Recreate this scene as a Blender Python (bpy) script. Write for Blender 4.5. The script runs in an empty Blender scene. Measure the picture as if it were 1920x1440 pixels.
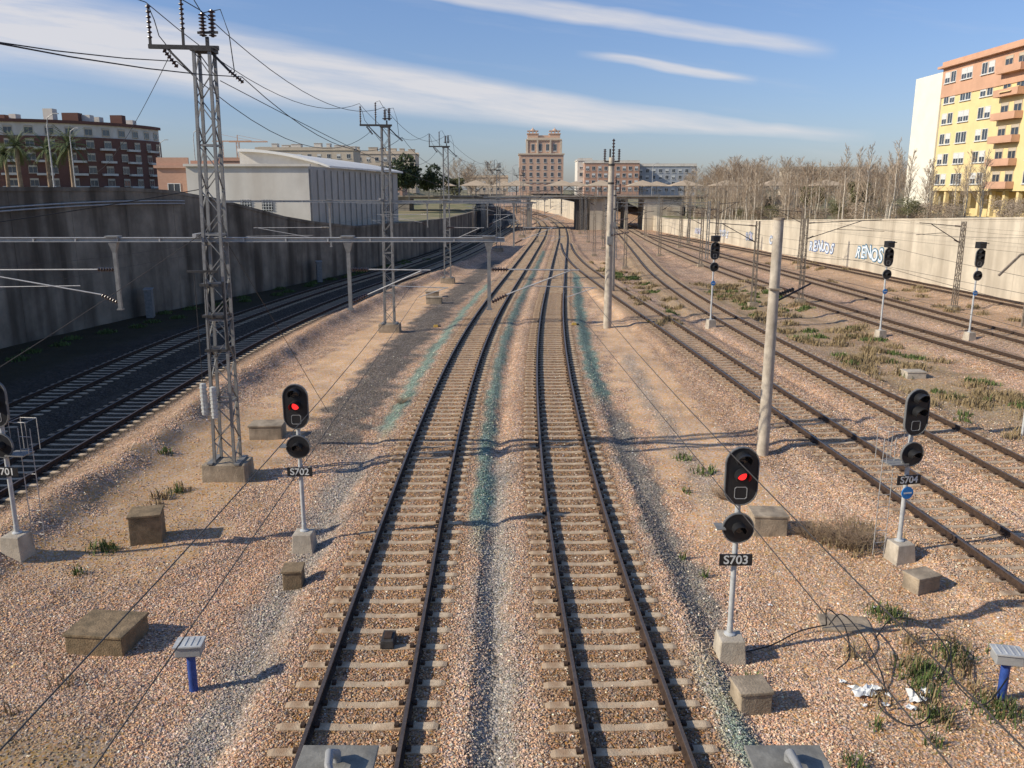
import bpy, math, random
import numpy as np
from mathutils import Vector, Matrix
random.seed(7); rng=np.random.default_rng(7)
scene=bpy.context.scene
COL=scene.collection
PI=math.pi
# ------------------------------------------------------------ materials
def nt(name):
    m=bpy.data.materials.new(name); m.use_nodes=True
    t=m.node_tree; b=t.nodes['Principled BSDF']; return m,t,b
def L(t,a,b): t.links.new(a,b)
def mat(name,col,rough=.8,var=.25,scale=4.0,metal=0.0,bump=.0,bscale=30.0,stretch=(1,1,1),col2=None,stain=None,spec=.3):
    m,t,b=nt(name); N=t.nodes
    tc=N.new('ShaderNodeTexCoord'); mp=N.new('ShaderNodeMapping'); mp.inputs['Scale'].default_value=stretch
    L(t,tc.outputs['Object'],mp.inputs['Vector'])
    no=N.new('ShaderNodeTexNoise'); no.inputs['Scale'].default_value=scale; no.inputs['Detail'].default_value=6; no.inputs['Roughness'].default_value=.65
    L(t,mp.outputs[0],no.inputs['Vector'])
    cr=N.new('ShaderNodeValToRGB')
    c2=col2 if col2 else tuple(c*(1-var) for c in col)
    c1=tuple(min(1,c*(1+var*.5)) for c in col)
    cr.color_ramp.elements[0].position=.32; cr.color_ramp.elements[0].color=(*c2,1)
    cr.color_ramp.elements[1].position=.66; cr.color_ramp.elements[1].color=(*c1,1)
    L(t,no.outputs['Fac'],cr.inputs['Fac'])
    out=cr.outputs['Color']
    if stain:
        n2=N.new('ShaderNodeTexNoise'); n2.inputs['Scale'].default_value=stain[1]; n2.inputs['Detail'].default_value=4
        mp2=N.new('ShaderNodeMapping'); mp2.inputs['Scale'].default_value=stain[2]
        L(t,tc.outputs['Object'],mp2.inputs['Vector']); L(t,mp2.outputs[0],n2.inputs['Vector'])
        r2=N.new('ShaderNodeValToRGB'); r2.color_ramp.elements[0].position=.42; r2.color_ramp.elements[1].position=.66
        L(t,n2.outputs['Fac'],r2.inputs['Fac'])
        mx=N.new('ShaderNodeMix'); mx.data_type='RGBA'
        mu=N.new('ShaderNodeMath'); mu.operation='MULTIPLY'; mu.inputs[1].default_value=stain[3]
        L(t,r2.outputs['Color'],mu.inputs[0]); L(t,mu.outputs[0],mx.inputs['Factor'])
        L(t,out,mx.inputs['A']); mx.inputs['B'].default_value=(*stain[0],1); out=mx.outputs['Result']
    L(t,out,b.inputs['Base Color'])
    b.inputs['Roughness'].default_value=rough; b.inputs['Metallic'].default_value=metal
    b.inputs['Specular IOR Level'].default_value=spec
    if bump>0:
        nb=N.new('ShaderNodeTexNoise'); nb.inputs['Scale'].default_value=bscale; nb.inputs['Detail'].default_value=5
        L(t,mp.outputs[0],nb.inputs['Vector'])
        bp=N.new('ShaderNodeBump'); bp.inputs['Strength'].default_value=bump; bp.inputs['Distance'].default_value=.03
        L(t,nb.outputs['Fac'],bp.inputs['Height']); L(t,bp.outputs['Normal'],b.inputs['Normal'])
    return m
def brick(name,c1,c2,mortar,scale):
    m,t,b=nt(name); N=t.nodes
    tc=N.new('ShaderNodeTexCoord'); br=N.new('ShaderNodeTexBrick'); br.inputs['Scale'].default_value=scale
    mp=N.new('ShaderNodeMapping'); mp.inputs['Rotation'].default_value=(PI/2,0,0)
    L(t,tc.outputs['Object'],mp.inputs['Vector']); L(t,mp.outputs[0],br.inputs['Vector'])
    br.inputs['Color1'].default_value=(*c1,1); br.inputs['Color2'].default_value=(*c2,1); br.inputs['Mortar'].default_value=(*mortar,1)
    L(t,br.outputs['Color'],b.inputs['Base Color']); b.inputs['Roughness'].default_value=.9
    return m
M={}
M['conc']=mat('concrete_weathered',(.41,.33,.235),.9,.35,3,bump=.5,bscale=25,stain=((.15,.12,.085),2.5,(1,1,.5),.7))
M['concL']=mat('concrete_pale',(.52,.455,.36),.9,.3,3,bump=.4,bscale=30,stain=((.27,.22,.165),3,(1,1,.4),.5))
M['brownbox']=mat('concrete_brown',(.27,.195,.115),.9,.4,4,bump=.6,bscale=30,stain=((.11,.09,.055),3,(1,1,1),.6))
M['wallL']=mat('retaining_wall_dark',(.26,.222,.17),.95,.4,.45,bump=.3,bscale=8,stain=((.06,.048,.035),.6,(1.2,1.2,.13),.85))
M['wallR']=mat('retaining_wall_beige',(.58,.51,.395),.95,.2,.3,bump=.2,bscale=8,stain=((.33,.28,.21),.7,(1,1,.12),.65))
M['galv']=mat('galvanised_steel',(.25,.245,.23),.55,.25,6,metal=.25,bump=.05)
M['galvL']=mat('galvanised_pale',(.44,.43,.41),.5,.2,6,metal=.2)
M['plateg']=mat('weathered_steel_plate',(.23,.22,.19),.75,.35,9,bump=.15)
M['dsteel']=mat('dark_steel',(.07,.065,.06),.6,.4,8,metal=.3)
M['bsteel']=mat('brown_steel',(.24,.20,.155),.7,.35,6,metal=.2)
M['rust']=mat('rusty_rail',(.065,.04,.027),.85,.45,9,bump=.2)
M['railtop']=mat('rail_top',(.20,.155,.125),.34,.3,14,metal=.65)
M['sleeper']=mat('sleeper_concrete',(.58,.455,.31),.9,.3,5,bump=.4,bscale=40,stain=((.36,.225,.13),2.2,(1,1,1),.8))
M['black']=mat('black_paint',(.018,.018,.019),.45,.3,6,spec=.5)
M['rim']=mat('dark_grey_rim',(.16,.16,.155),.5,.2,6)
M['greyp']=mat('grey_paint',(.33,.33,.32),.5,.15,5)
M['white']=mat('white_paint',(.66,.66,.62),.55,.15,5)
M['postw']=mat('post_grey_white',(.50,.51,.50),.5,.2,5,metal=.1)
M['blue']=mat('blue_paint',(.035,.08,.30),.5,.3,6)
M['bluesign']=mat('blue_sign',(.03,.22,.55),.4,.1,6)
M['yellow']=mat('yellow_paint',(.50,.33,.08),.6,.3,8)
M['insul']=mat('brown_insulator',(.06,.035,.028),.3,.3,6,spec=.6)
M['insulw']=mat('white_insulator',(.50,.50,.47),.5,.2,6)
M['wire']=mat('wire_metal',(.09,.08,.07),.6,.2,4,metal=.4)
M['cable']=mat('black_cable',(.02,.02,.02),.6,.2,4)
M['glass']=mat('window_glass',(.045,.055,.07),.12,.3,1,spec=.8)
M['lens']=mat('dark_lens',(.02,.02,.025),.1,.2,3,spec=.8)
M['cream']=mat('cream_plaster',(.78,.73,.60),.9,.08,.4)
M['yel']=mat('yellow_plaster',(.74,.58,.29),.9,.1,.5)
M['salmon']=mat('salmon_plaster',(.58,.34,.22),.9,.12,.5)
M['whitepl']=mat('white_plaster',(.68,.635,.55),.9,.12,.3,stain=((.50,.44,.36),.5,(1,1,.3),.5))
M['greypl']=mat('grey_cladding',(.45,.42,.365),.7,.15,.5)
M['roofw']=mat('white_roof',(.78,.75,.67),.6,.08,.5)
M['brickd']=brick('shade_darkened_red_brick',(.14,.062,.045),(.17,.078,.055),(.12,.065,.05),2)  # red brick darkened: the facade's shade is put into its colour
M['bricko']=brick('orange_brick',(.48,.27,.18),(.53,.31,.21),(.46,.3,.22),2)
M['brickt']=brick('tower_brick',(.54,.35,.24),(.60,.41,.29),(.5,.35,.26),2)
M['beige']=mat('beige_plaster',(.54,.46,.35),.9,.12,.4)
M['stone']=mat('pale_stone',(.60,.50,.38),.9,.15,.4)
M['blueg']=mat('blue_grey_cladding',(.38,.40,.42),.6,.15,.4)
M['canopy']=mat('tan_canopy',(.46,.36,.25),.9,.15,.6)
M['bridge']=mat('bridge_concrete',(.34,.305,.25),.9,.25,.5,stain=((.17,.15,.125),.8,(1,1,.2),.5))
M['bark']=mat('pale_bark',(.50,.44,.35),.9,.35,3)
M['twig']=mat('grey_twigs',(.42,.33,.24),.95,.35,2)
M['btwig']=mat('brown_twigs',(.31,.225,.15),.95,.4,2)
M['leaf']=mat('dark_leaves',(.055,.075,.03),.8,.5,1.2)
M['palm']=mat('palm_fronds',(.12,.15,.06),.8,.4,1.2)
M['olive']=mat('olive_leaves',(.15,.145,.065),.85,.45,1.2)
M['grass']=mat('green_weeds',(.11,.15,.045),.9,.5,2)
M['drygrass']=mat('dry_weeds',(.30,.225,.12),.95,.4,2)
M['plateau']=mat('plateau_earth',(.28,.22,.14),.95,.4,.15,col2=(.12,.14,.05))
M['trash']=mat('plastic_litter',(.75,.76,.74),.5,.1,4)
m,t,b=nt('red_signal_light'); b.inputs['Base Color'].default_value=(.6,.01,.01,1); b.inputs['Emission Color'].default_value=(1,.03,.03,1); b.inputs['Emission Strength'].default_value=1.4; M['red']=m
# ------------------------------------------------------------ mesh builder
class MB:
    def __init__(s): s.v=[];s.f=[];s.m=[]
    def add(s,vs,fs,mi=0):
        o=len(s.v); s.v+= [tuple(v) for v in vs]; s.f+=[tuple(o+i for i in f) for f in fs]; s.m+=[mi]*len(fs); return s
    def box(s,c,sz,mi=0,rz=0,taper=1.0):
        x,y,z=[k/2 for k in sz]; vs=[]
        cs,sn=math.cos(rz),math.sin(rz)
        for dz,tp in((-z,1),(z,taper)):
            for dx,dy in((-x,-y),(x,-y),(x,y),(-x,y)):
                dx*=tp;dy*=tp
                vs.append((c[0]+dx*cs-dy*sn,c[1]+dx*sn+dy*cs,c[2]+dz))
        return s.add(vs,[(3,2,1,0),(4,5,6,7),(0,1,5,4),(1,2,6,5),(2,3,7,6),(3,0,4,7)],mi)
    def frame(s,d):
        d=d.normalized(); up=Vector((0,0,1)) if abs(d.z)<.95 else Vector((0,1,0))
        a=d.cross(up).normalized(); return a,a.cross(d).normalized()
    def beam(s,p0,p1,w,h=None,mi=0):
        h=h or w; p0=Vector(p0);p1=Vector(p1); a,b=s.frame(p1-p0); vs=[]
        for p in(p0,p1):
            for i,j in((-1,-1),(1,-1),(1,1),(-1,1)): vs.append(p+a*i*w/2+b*j*h/2)
        return s.add(vs,[(3,2,1,0),(4,5,6,7),(0,1,5,4),(1,2,6,5),(2,3,7,6),(3,0,4,7)],mi)
    def tube(s,pts,r,n=8,mi=0,cap=True):
        pts=[Vector(p) for p in pts]; k=len(pts); rs=r if isinstance(r,(list,tuple)) else [r]*k
        vs=[];fs=[]
        for i,p in enumerate(pts):
            d=pts[min(i+1,k-1)]-pts[max(i-1,0)]
            a,b=s.frame(d)
            for j in range(n):
                t=2*PI*j/n; vs.append(p+(a*math.cos(t)+b*math.sin(t))*rs[i])
        for i in range(k-1):
            for j in range(n):
                fs.append((i*n+j,i*n+(j+1)%n,(i+1)*n+(j+1)%n,(i+1)*n+j))
        if cap: fs.append(tuple(range(n))[::-1]); fs.append(tuple((k-1)*n+j for j in range(n)))
        return s.add(vs,fs,mi)
    def lathe(s,prof,c=(0,0,0),n=10,mi=0,axis=None):
        ax=Vector(axis or (0,0,1)).normalized(); a,b=s.frame(ax); c=Vector(c); vs=[];fs=[]
        for r,h in prof:
            for j in range(n):
                t=2*PI*j/n; vs.append(c+ax*h+(a*math.cos(t)+b*math.sin(t))*r)
        k=len(prof)
        for i in range(k-1):
            for j in range(n): fs.append((i*n+j,i*n+(j+1)%n,(i+1)*n+(j+1)%n,(i+1)*n+j))
        fs.append(tuple(range(n))[::-1]); fs.append(tuple((k-1)*n+j for j in range(n)))
        return s.add(vs,fs,mi)
    def extr(s,poly,y0,y1,mi=0):
        n=len(poly); vs=[(x,y0,z) for x,z in poly]+[(x,y1,z) for x,z in poly]
        fs=[tuple(range(n)),tuple(range(2*n-1,n-1,-1))]+[(i,i+n,(i+1)%n+n,(i+1)%n) for i in range(n)]
        return s.add(vs,fs,mi)
    def ring(s,outer,inner,y0,y1,mi=0):
        n=len(outer); vs=[(x,y0,z) for x,z in outer]+[(x,y0,z) for x,z in inner]+[(x,y1,z) for x,z in outer]+[(x,y1,z) for x,z in inner]
        fs=[]
        for i in range(n):
            j=(i+1)%n
            fs+=[(i,j,n+j,n+i),(2*n+i,3*n+i,3*n+j,2*n+j),(i,2*n+i,2*n+j,j),(n+i,n+j,3*n+j,3*n+i)]
        return s.add(vs,fs,mi)
    def insul(s,p0,p1,r=.07,ribs=6,mi=0):
        p0=Vector(p0);p1=Vector(p1);l=(p1-p0).length; pr=[(r*.35,0)]
        for i in range(ribs):
            a=l*(i+.15)/ribs; pr+=[(r*.4,a),(r,a+l/ribs*.25),(r*.9,a+l/ribs*.4),(r*.4,a+l/ribs*.6)]
        pr.append((r*.35,l)); return s.lathe(pr,p0,8,mi,p1-p0)
    def mesh(s,name,mats,smooth=False):
        me=bpy.data.meshes.new(name); me.from_pydata(s.v,[],s.f)
        for k in (mats if isinstance(mats,(list,tuple)) else [mats]): me.materials.append(M[k])
        me.polygons.foreach_set('material_index',s.m)
        me.update()
        if smooth:
            me.polygons.foreach_set('use_smooth',[True]*len(s.f))
            me.set_sharp_from_angle(angle=math.radians(38))
        return me
    def obj(s,name,mats,parent=None,smooth=False,bevel=0,loc=(0,0,0),rz=0):
        o=bpy.data.objects.new(name,s.mesh(name,mats,smooth)); COL.objects.link(o)
        o.location=loc; o.rotation_euler[2]=rz
        if parent: o.parent=parent
        if bevel:
            bv=o.modifiers.new('bevel','BEVEL'); bv.width=bevel; bv.segments=2; bv.limit_method='ANGLE'
        return o
def props(o,label,cat,group=None,kind=None):
    o['label']=label
    if cat: o['category']=cat
    if group:o['group']=group
    if kind:o['kind']=kind
    return o
def thing(name,label,cat,loc=(0,0,0),rz=0,group=None):
    o=bpy.data.objects.new(name,None); COL.objects.link(o); o.location=loc; o.rotation_euler[2]=rz; o.empty_display_size=.3
    return props(o,label,cat,group)
def inst(me,name,parent,loc,rz=0,scale=None):
    o=bpy.data.objects.new(name,me); COL.objects.link(o); o.parent=parent; o.location=loc; o.rotation_euler[2]=rz
    if scale:o.scale=scale
    return o
# ------------------------------------------------------------ alignments (world metres, X(Y))
YG=np.arange(-20,521,1.0)
def align(pts,sig=7):
    pts=sorted(pts,key=lambda p:p[1]); y=[p[1] for p in pts];x=[p[0] for p in pts]
    ye=np.arange(-60,561,1.0); xe=np.interp(ye,y,x)
    s0=(x[1]-x[0])/(y[1]-y[0]); s1=(x[-1]-x[-2])/(y[-1]-y[-2])
    xe=np.where(ye<y[0],x[0]+(ye-y[0])*s0,xe); xe=np.where(ye>y[-1],x[-1]+(ye-y[-1])*s1,xe)
    k=np.exp(-.5*(np.arange(-30,31)/sig)**2);k/=k.sum()
    xs=np.convolve(xe,k,'same'); return xs[40:-40]
TR={
'ML':align([(-2.4,8),(-2.45,12),(-2.6,19.5),(-2.68,27.9),(-2.4,43),(-1.65,58),(1.0,93.7),(5.0,150),(7.2,190),(7.6,230),(4.8,300),(-7,480)]),
'MR':align([(2.0,8),(1.75,13),(1.6,19.5),(1.66,27.9),(1.9,40),(2.65,56),(5.15,93.7),(9.1,150),(11.2,190),(11.7,230),(9.2,300),(-2.7,480)]),
'T3':align([(12.0,10),(11.7,17.6),(11.0,28),(10.6,36),(9.9,50),(8.6,71),(7.5,95),(7.6,115),(9.1,150)],5),
'T4':align([(15.8,15),(15.5,24),(14.9,35),(14.3,48),(14.1,62),(14.7,85),(18.5,130),(21.0,160),(23,200)]),
'T5':align([(26,28),(25.1,40),(23.7,52),(22.5,73),(22.0,100),(23.2,140),(26.4,200)]),
'T6':align([(29.6,38),(29.1,47),(28.2,75),(27.0,110),(25.8,150),(25.0,175)]),
'T7':align([(38.2,50),(37.5,62),(34.8,100),(30.6,140),(27.5,168),(26.5,180)]),
'A':align([(-15.8,5),(-15.8,50),(-13.3,72),(-8.4,100),(-5.0,130),(-2.3,167),(.8,210),(-1.0,300),(-12,480)]),
'B':align([(-20.2,5),(-20.1,50),(-17.7,72),(-13.0,98),(-9.4,125),(-6.5,160),(-3.6,210),(-5.4,300),(-17,480)]),
}
RNG={'ML':(4,420),'MR':(4,420),'T3':(11,135),'T4':(18,215),'T5':(33,215),'T6':(40,162),'T7':(52,158),'A':(14,300),'B':(18,300)}
def tx(k,y): return np.interp(y,YG,TR[k])
Z0={k:0.0 for k in TR}; Z0['A']=Z0['B']=-.42
WLp=[(-30.0,-10),(-30.2,48.5),(-25.3,67),(-18.5,90),(-13.2,115),(-8.8,158),(-6.0,200),(-7.5,300),(-20,480)]
WRp=[(42,20),(39.6,64),(38.2,94),(35.6,128),(31.2,169),(30.2,182),(31,200),(36,260)]
wlx=align(WLp,5); wrx=align(WRp,4)
def xl(y): return np.interp(y,YG,wlx)
def xr(y): return np.interp(y,YG,wrx)
def ztl(y): return np.interp(y,[0,60,66,71,82,95,140,200,230,500],[8.55,8.55,8.3,7.6,5.6,4.4,3.8,4.2,6,6])
def ztr(y): return np.interp(y,[20,64,94,128,169,200,260],[7.2,6.4,5.2,3.9,2.7,3.2,6])
def wob(x,y):
    return (np.sin(x*1.7+np.sin(y*.9)*1.3)*np.sin(y*1.1+x*.4)*.035+np.sin(x*.55+2)*np.sin(y*.37+1)*.06
            +np.sin(x*4.3+y*2.1)*np.sin(y*3.7-x*1.9)*.014)
def gz(x,y):
    x=np.asarray(x,float);y=np.asarray(y,float)
    soil=-.20+wob(x,y)
    xa=tx('A',y)
    fade=np.clip((140-y)/40,0,1)
    tl=np.clip((xa+2.4-x)/1.2,0,1); tl=tl*tl*(3-2*tl)
    soil=soil*(1-tl)+(-.62+wob(x,y)*.5)*tl
    soil=soil+fade*(.48+wob(y,x)*1.5)*np.exp(-((x-(xa+3.4))/.75)**2)
    z=soil
    for k in TR:
        d=np.abs(x-tx(k,y)); e=np.where((y>RNG[k][0]-3)&(y<RNG[k][1]),0,9.)
        bz=Z0[k]-.012-np.clip(d-1.75,0,9)*.45-e
        z=np.maximum(z,bz)
    return z
def zone(x,y):
    """base colour + gravelness"""
    x=np.asarray(x,float);y=np.asarray(y,float)
    n=np.sin(x*.8+1.3*np.sin(y*.31))*np.sin(y*.45+.6*x)*.5+.5
    n2=np.sin(x*2.9+y*1.3)*np.sin(y*2.3-x*1.1)*.5+.5
    n3=np.sin(x*.37-y*.21+1.0)*np.sin(y*.33+x*.19)*.5+.5
    P=np.array([.67,.435,.285]);S=np.array([.68,.45,.27]);Gy=np.array([.36,.335,.29]);T=np.array([.185,.32,.27])
    R=np.array([.43,.265,.15]);V=np.array([.38,.28,.155])
    c=np.ones(x.shape+(3,))*P; c=c*(.86+.22*n[...,None]); g=np.ones(x.shape)
    gm=(.32*n3)[...,None]; c=c*(1-gm)+np.array([.50,.41,.31])*gm
    def mix(mask,colr,gr):
        nonlocal c,g
        mk=np.clip(mask,0,1); c=c*(1-mk[...,None])+colr*mk[...,None]; g=g*(1-mk)+gr*mk
    def strip(cx,w,y0,y1,soft=.35,fy=3):
        e=np.clip((w+ (n2-.5)*w*.9-np.abs(x-cx))/soft+.5,0,1)
        return e*np.clip((y-y0)/fy,0,1)*np.clip((y1-y)/fy,0,1)
    ml=tx('ML',y);mr=tx('MR',y);t3=tx('T3',y);t4=tx('T4',y);xa=tx('A',y)
    mix(strip(ml-6.2,1.4,22,82,.4),S,.05)
    mix(strip(-9.9+0*y,2.1,15.5,34,.9)*.95,np.array([.50,.335,.20]),.10)
    mix(strip(-8.9+0*y,2.8,6,12.8,1.8,1.5)*.95,np.array([.34,.24,.14]),.18)
    mix(strip(-11.5+0*y,2.5,10,17,1.5)*.5*n,np.array([.40,.28,.17]),.4)
    mix(strip(mr+4.5,1.6,18,105,.7)*.95,S*1.02,.07)
    mix(strip((t3+mr)/2+2.2,.8,24,60,.5)*.6,P*.72,1)
    mix(strip(8.0+0*y,2.6,8,22,1.5)*.65,S*.82,.3)
    mix(strip(18.8+0*y,3.2,26,80,1.2)*(.3+.65*n),V,.25)
    mix(strip(33+0*y,2.8,45,150,1.5)*.6,S*.88,.3)
    mix(strip(t4-1.9,.8,55,110,.6)*.6,V,.3)
    mix(strip(ml-3.85,1.0,25,105,.35)*.95,np.array([.21,.18,.15]),1)
    mix(strip(ml-2.4,.5,8,28,.6)*.8,Gy*1.05,1)
    mix(strip((ml+mr)/2,.36,7,27,.4)*.85,Gy*1.05,1)
    mix(strip(mr+2.15,.45,13,34,.3)*.9,Gy*.7,1)
    mix(strip(mr+4.0,.35,20,45,.3)*.5,Gy,1)
    mix(strip(ml-1.95,.32,27,80,.2)*.82,T,1)
    mix(strip(ml+1.75,.24,18,120,.18)*.82,T,1)
    mix(strip(mr+1.95,.38,32,90,.2)*.85,T,1)
    mix(strip(mr+1.75,.30,8,15,.2)*.75,T,1)
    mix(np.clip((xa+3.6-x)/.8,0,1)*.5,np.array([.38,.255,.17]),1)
    mix(np.clip((xa+1.6-x)/.4,0,1),np.array([.10,.08,.06]),1)  # shade of the cutting painted into the ballast colour, up to the shadow edge
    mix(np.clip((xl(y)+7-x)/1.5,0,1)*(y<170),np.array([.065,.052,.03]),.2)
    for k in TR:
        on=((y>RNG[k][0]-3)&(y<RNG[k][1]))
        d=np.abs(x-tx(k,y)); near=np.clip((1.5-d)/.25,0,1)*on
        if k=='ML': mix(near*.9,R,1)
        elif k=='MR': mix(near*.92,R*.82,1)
        elif k in('A','B'): mix(near*.85,np.array([.10,.078,.055]),1)  # ballast under the shaded tracks, wall shade painted into its colour
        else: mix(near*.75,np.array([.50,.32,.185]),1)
    return c,g
# ------------------------------------------------------------ ground sheet
xs=np.concatenate([[-2500,-900,-300,-100,-50,-36],np.arange(-32,-18,.5),np.arange(-18,16,.2),np.arange(16,44,.45),[46,50,60,100,300,900,2500]])
ys=[-300,-60,-15,0,3,5]; y=6.0
while y<30: ys.append(y); y+=.2
while y<260: ys.append(y); y+=max(.25,y*.0085)
ys+=[262,280,300,340,400,480,600,900,1500,3000]
ys=np.array(ys,float)
X,Y=np.meshgrid(xs,ys)
Zg=gz(np.clip(X,-60,60),np.clip(Y,-10,500))
out=(X<-31)|(X>44)|(Y>500)|(Y<0); Zg=np.where(out,-.45,Zg)
nx,ny=len(xs),len(ys)
def np_mesh(name,V,F,nper,mats,attr=None,smooth=False):
    me=bpy.data.meshes.new(name); me.vertices.add(len(V)); me.vertices.foreach_set('co',np.ascontiguousarray(V,dtype=np.float32).ravel())
    nf=len(F); me.loops.add(nf*nper); me.loops.foreach_set('vertex_index',np.ascontiguousarray(F,dtype=np.int32).ravel())
    me.polygons.add(nf); me.polygons.foreach_set('loop_start',np.arange(0,nf*nper,nper,dtype=np.int32))
    me.update(calc_edges=True)
    if attr is not None:
        a=me.color_attributes.new('zone','FLOAT_COLOR','POINT'); a.data.foreach_set('color',np.ascontiguousarray(attr,dtype=np.float32).ravel())
    for k in mats: me.materials.append(M[k])
    me.polygons.foreach_set('use_smooth',np.full(nf,smooth,dtype=bool))
    return me
idx=np.arange(nx*ny).reshape(ny,nx)
F=np.stack([idx[:-1,:-1],idx[:-1,1:],idx[1:,1:],idx[1:,:-1]],-1).reshape(-1,4)
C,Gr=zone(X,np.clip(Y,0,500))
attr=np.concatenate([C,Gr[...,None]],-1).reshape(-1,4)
m,t,b=nt('gravel_ground'); N=t.nodes; M['ground']=m
at=N.new('ShaderNodeAttribute'); at.attribute_name='zone'
tc=N.new('ShaderNodeTexCoord')
vo=N.new('ShaderNodeTexVoronoi'); vo.inputs['Scale'].default_value=21; vo.inputs['Randomness'].default_value=1
L(t,tc.outputs['Object'],vo.inputs['Vector'])
vo2=N.new('ShaderNodeTexVoronoi'); vo2.inputs['Scale'].default_value=6.5; L(t,tc.outputs['Object'],vo2.inputs['Vector'])
sep=N.new('ShaderNodeSeparateColor'); L(t,vo.outputs['Color'],sep.inputs[0])
sep2=N.new('ShaderNodeSeparateColor'); L(t,vo2.outputs['Color'],sep2.inputs[0])
def mth(t,op,a,b=None,c=None,clamp=False):
    n=t.nodes.new('ShaderNodeMath'); n.operation=op; n.use_clamp=clamp
    for i,v in enumerate((a,b,c)):
        if v is None: continue
        if isinstance(v,(int,float)): n.inputs[i].default_value=v
        else: t.links.new(v,n.inputs[i])
    return n.outputs[0]
r1=mth(t,'MULTIPLY_ADD',sep.outputs[0],.8,.72)
r1=mth(t,'MULTIPLY_ADD',vo.outputs['Distance'],-.75,r1)  # darker towards cell edges: shade between stones put into the colour
r1=mth(t,'MAXIMUM',r1,.25)
r2=mth(t,'MULTIPLY_ADD',sep2.outputs[1],.4,.80)
r12=mth(t,'MULTIPLY',r1,r2)
nz=N.new('ShaderNodeTexNoise'); nz.inputs['Scale'].default_value=.6; nz.inputs['Detail'].default_value=8; nz.inputs['Roughness'].default_value=.7
L(t,tc.outputs['Object'],nz.inputs['Vector'])
soft=mth(t,'MULTIPLY_ADD',nz.outputs['Fac'],1.1,.46)
nf=N.new('ShaderNodeTexNoise'); nf.inputs['Scale'].default_value=22; nf.inputs['Detail'].default_value=5; L(t,tc.outputs['Object'],nf.inputs['Vector'])
soilv=mth(t,'MULTIPLY_ADD',nf.outputs['Fac'],.8,.50)
mixf=N.new('ShaderNodeMix'); mixf.data_type='FLOAT'
L(t,at.outputs['Alpha'],mixf.inputs[0]); L(t,soilv,mixf.inputs[2]); L(t,r12,mixf.inputs[3])
fac=mth(t,'MULTIPLY',mixf.outputs[0],soft)
mul=N.new('ShaderNodeVectorMath'); mul.operation='SCALE'; L(t,at.outputs['Color'],mul.inputs[0]); L(t,fac,mul.inputs['Scale'])
hs=N.new('ShaderNodeHueSaturation'); L(t,mul.outputs[0],hs.inputs['Color'])
L(t,mth(t,'MULTIPLY_ADD',sep.outputs[1],.8,.6),hs.inputs['Saturation'])
L(t,mth(t,'MULTIPLY_ADD',sep.outputs[2],.03,.485),hs.inputs['Hue'])
L(t,hs.outputs['Color'],b.inputs['Base Color']); b.inputs['Roughness'].default_value=.95; b.inputs['Specular IOR Level'].default_value=.15
bp=N.new('ShaderNodeBump'); bp.inputs['Distance'].default_value=.04; bp.inputs['Strength'].default_value=.85
hh=mth(t,'MULTIPLY',mth(t,'SUBTRACT',1.0,vo.outputs['Distance']),at.outputs['Alpha'])
hh=mth(t,'ADD',hh,mth(t,'MULTIPLY',nf.outputs['Fac'],.35))
L(t,hh,bp.inputs['Height']); L(t,bp.outputs[0],b.inputs['Normal'])
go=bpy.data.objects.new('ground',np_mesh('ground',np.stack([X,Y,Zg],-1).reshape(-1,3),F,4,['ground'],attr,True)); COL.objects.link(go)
props(go,'pink beige gravel and bare soil of the railway yard','ground',kind='structure')
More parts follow.
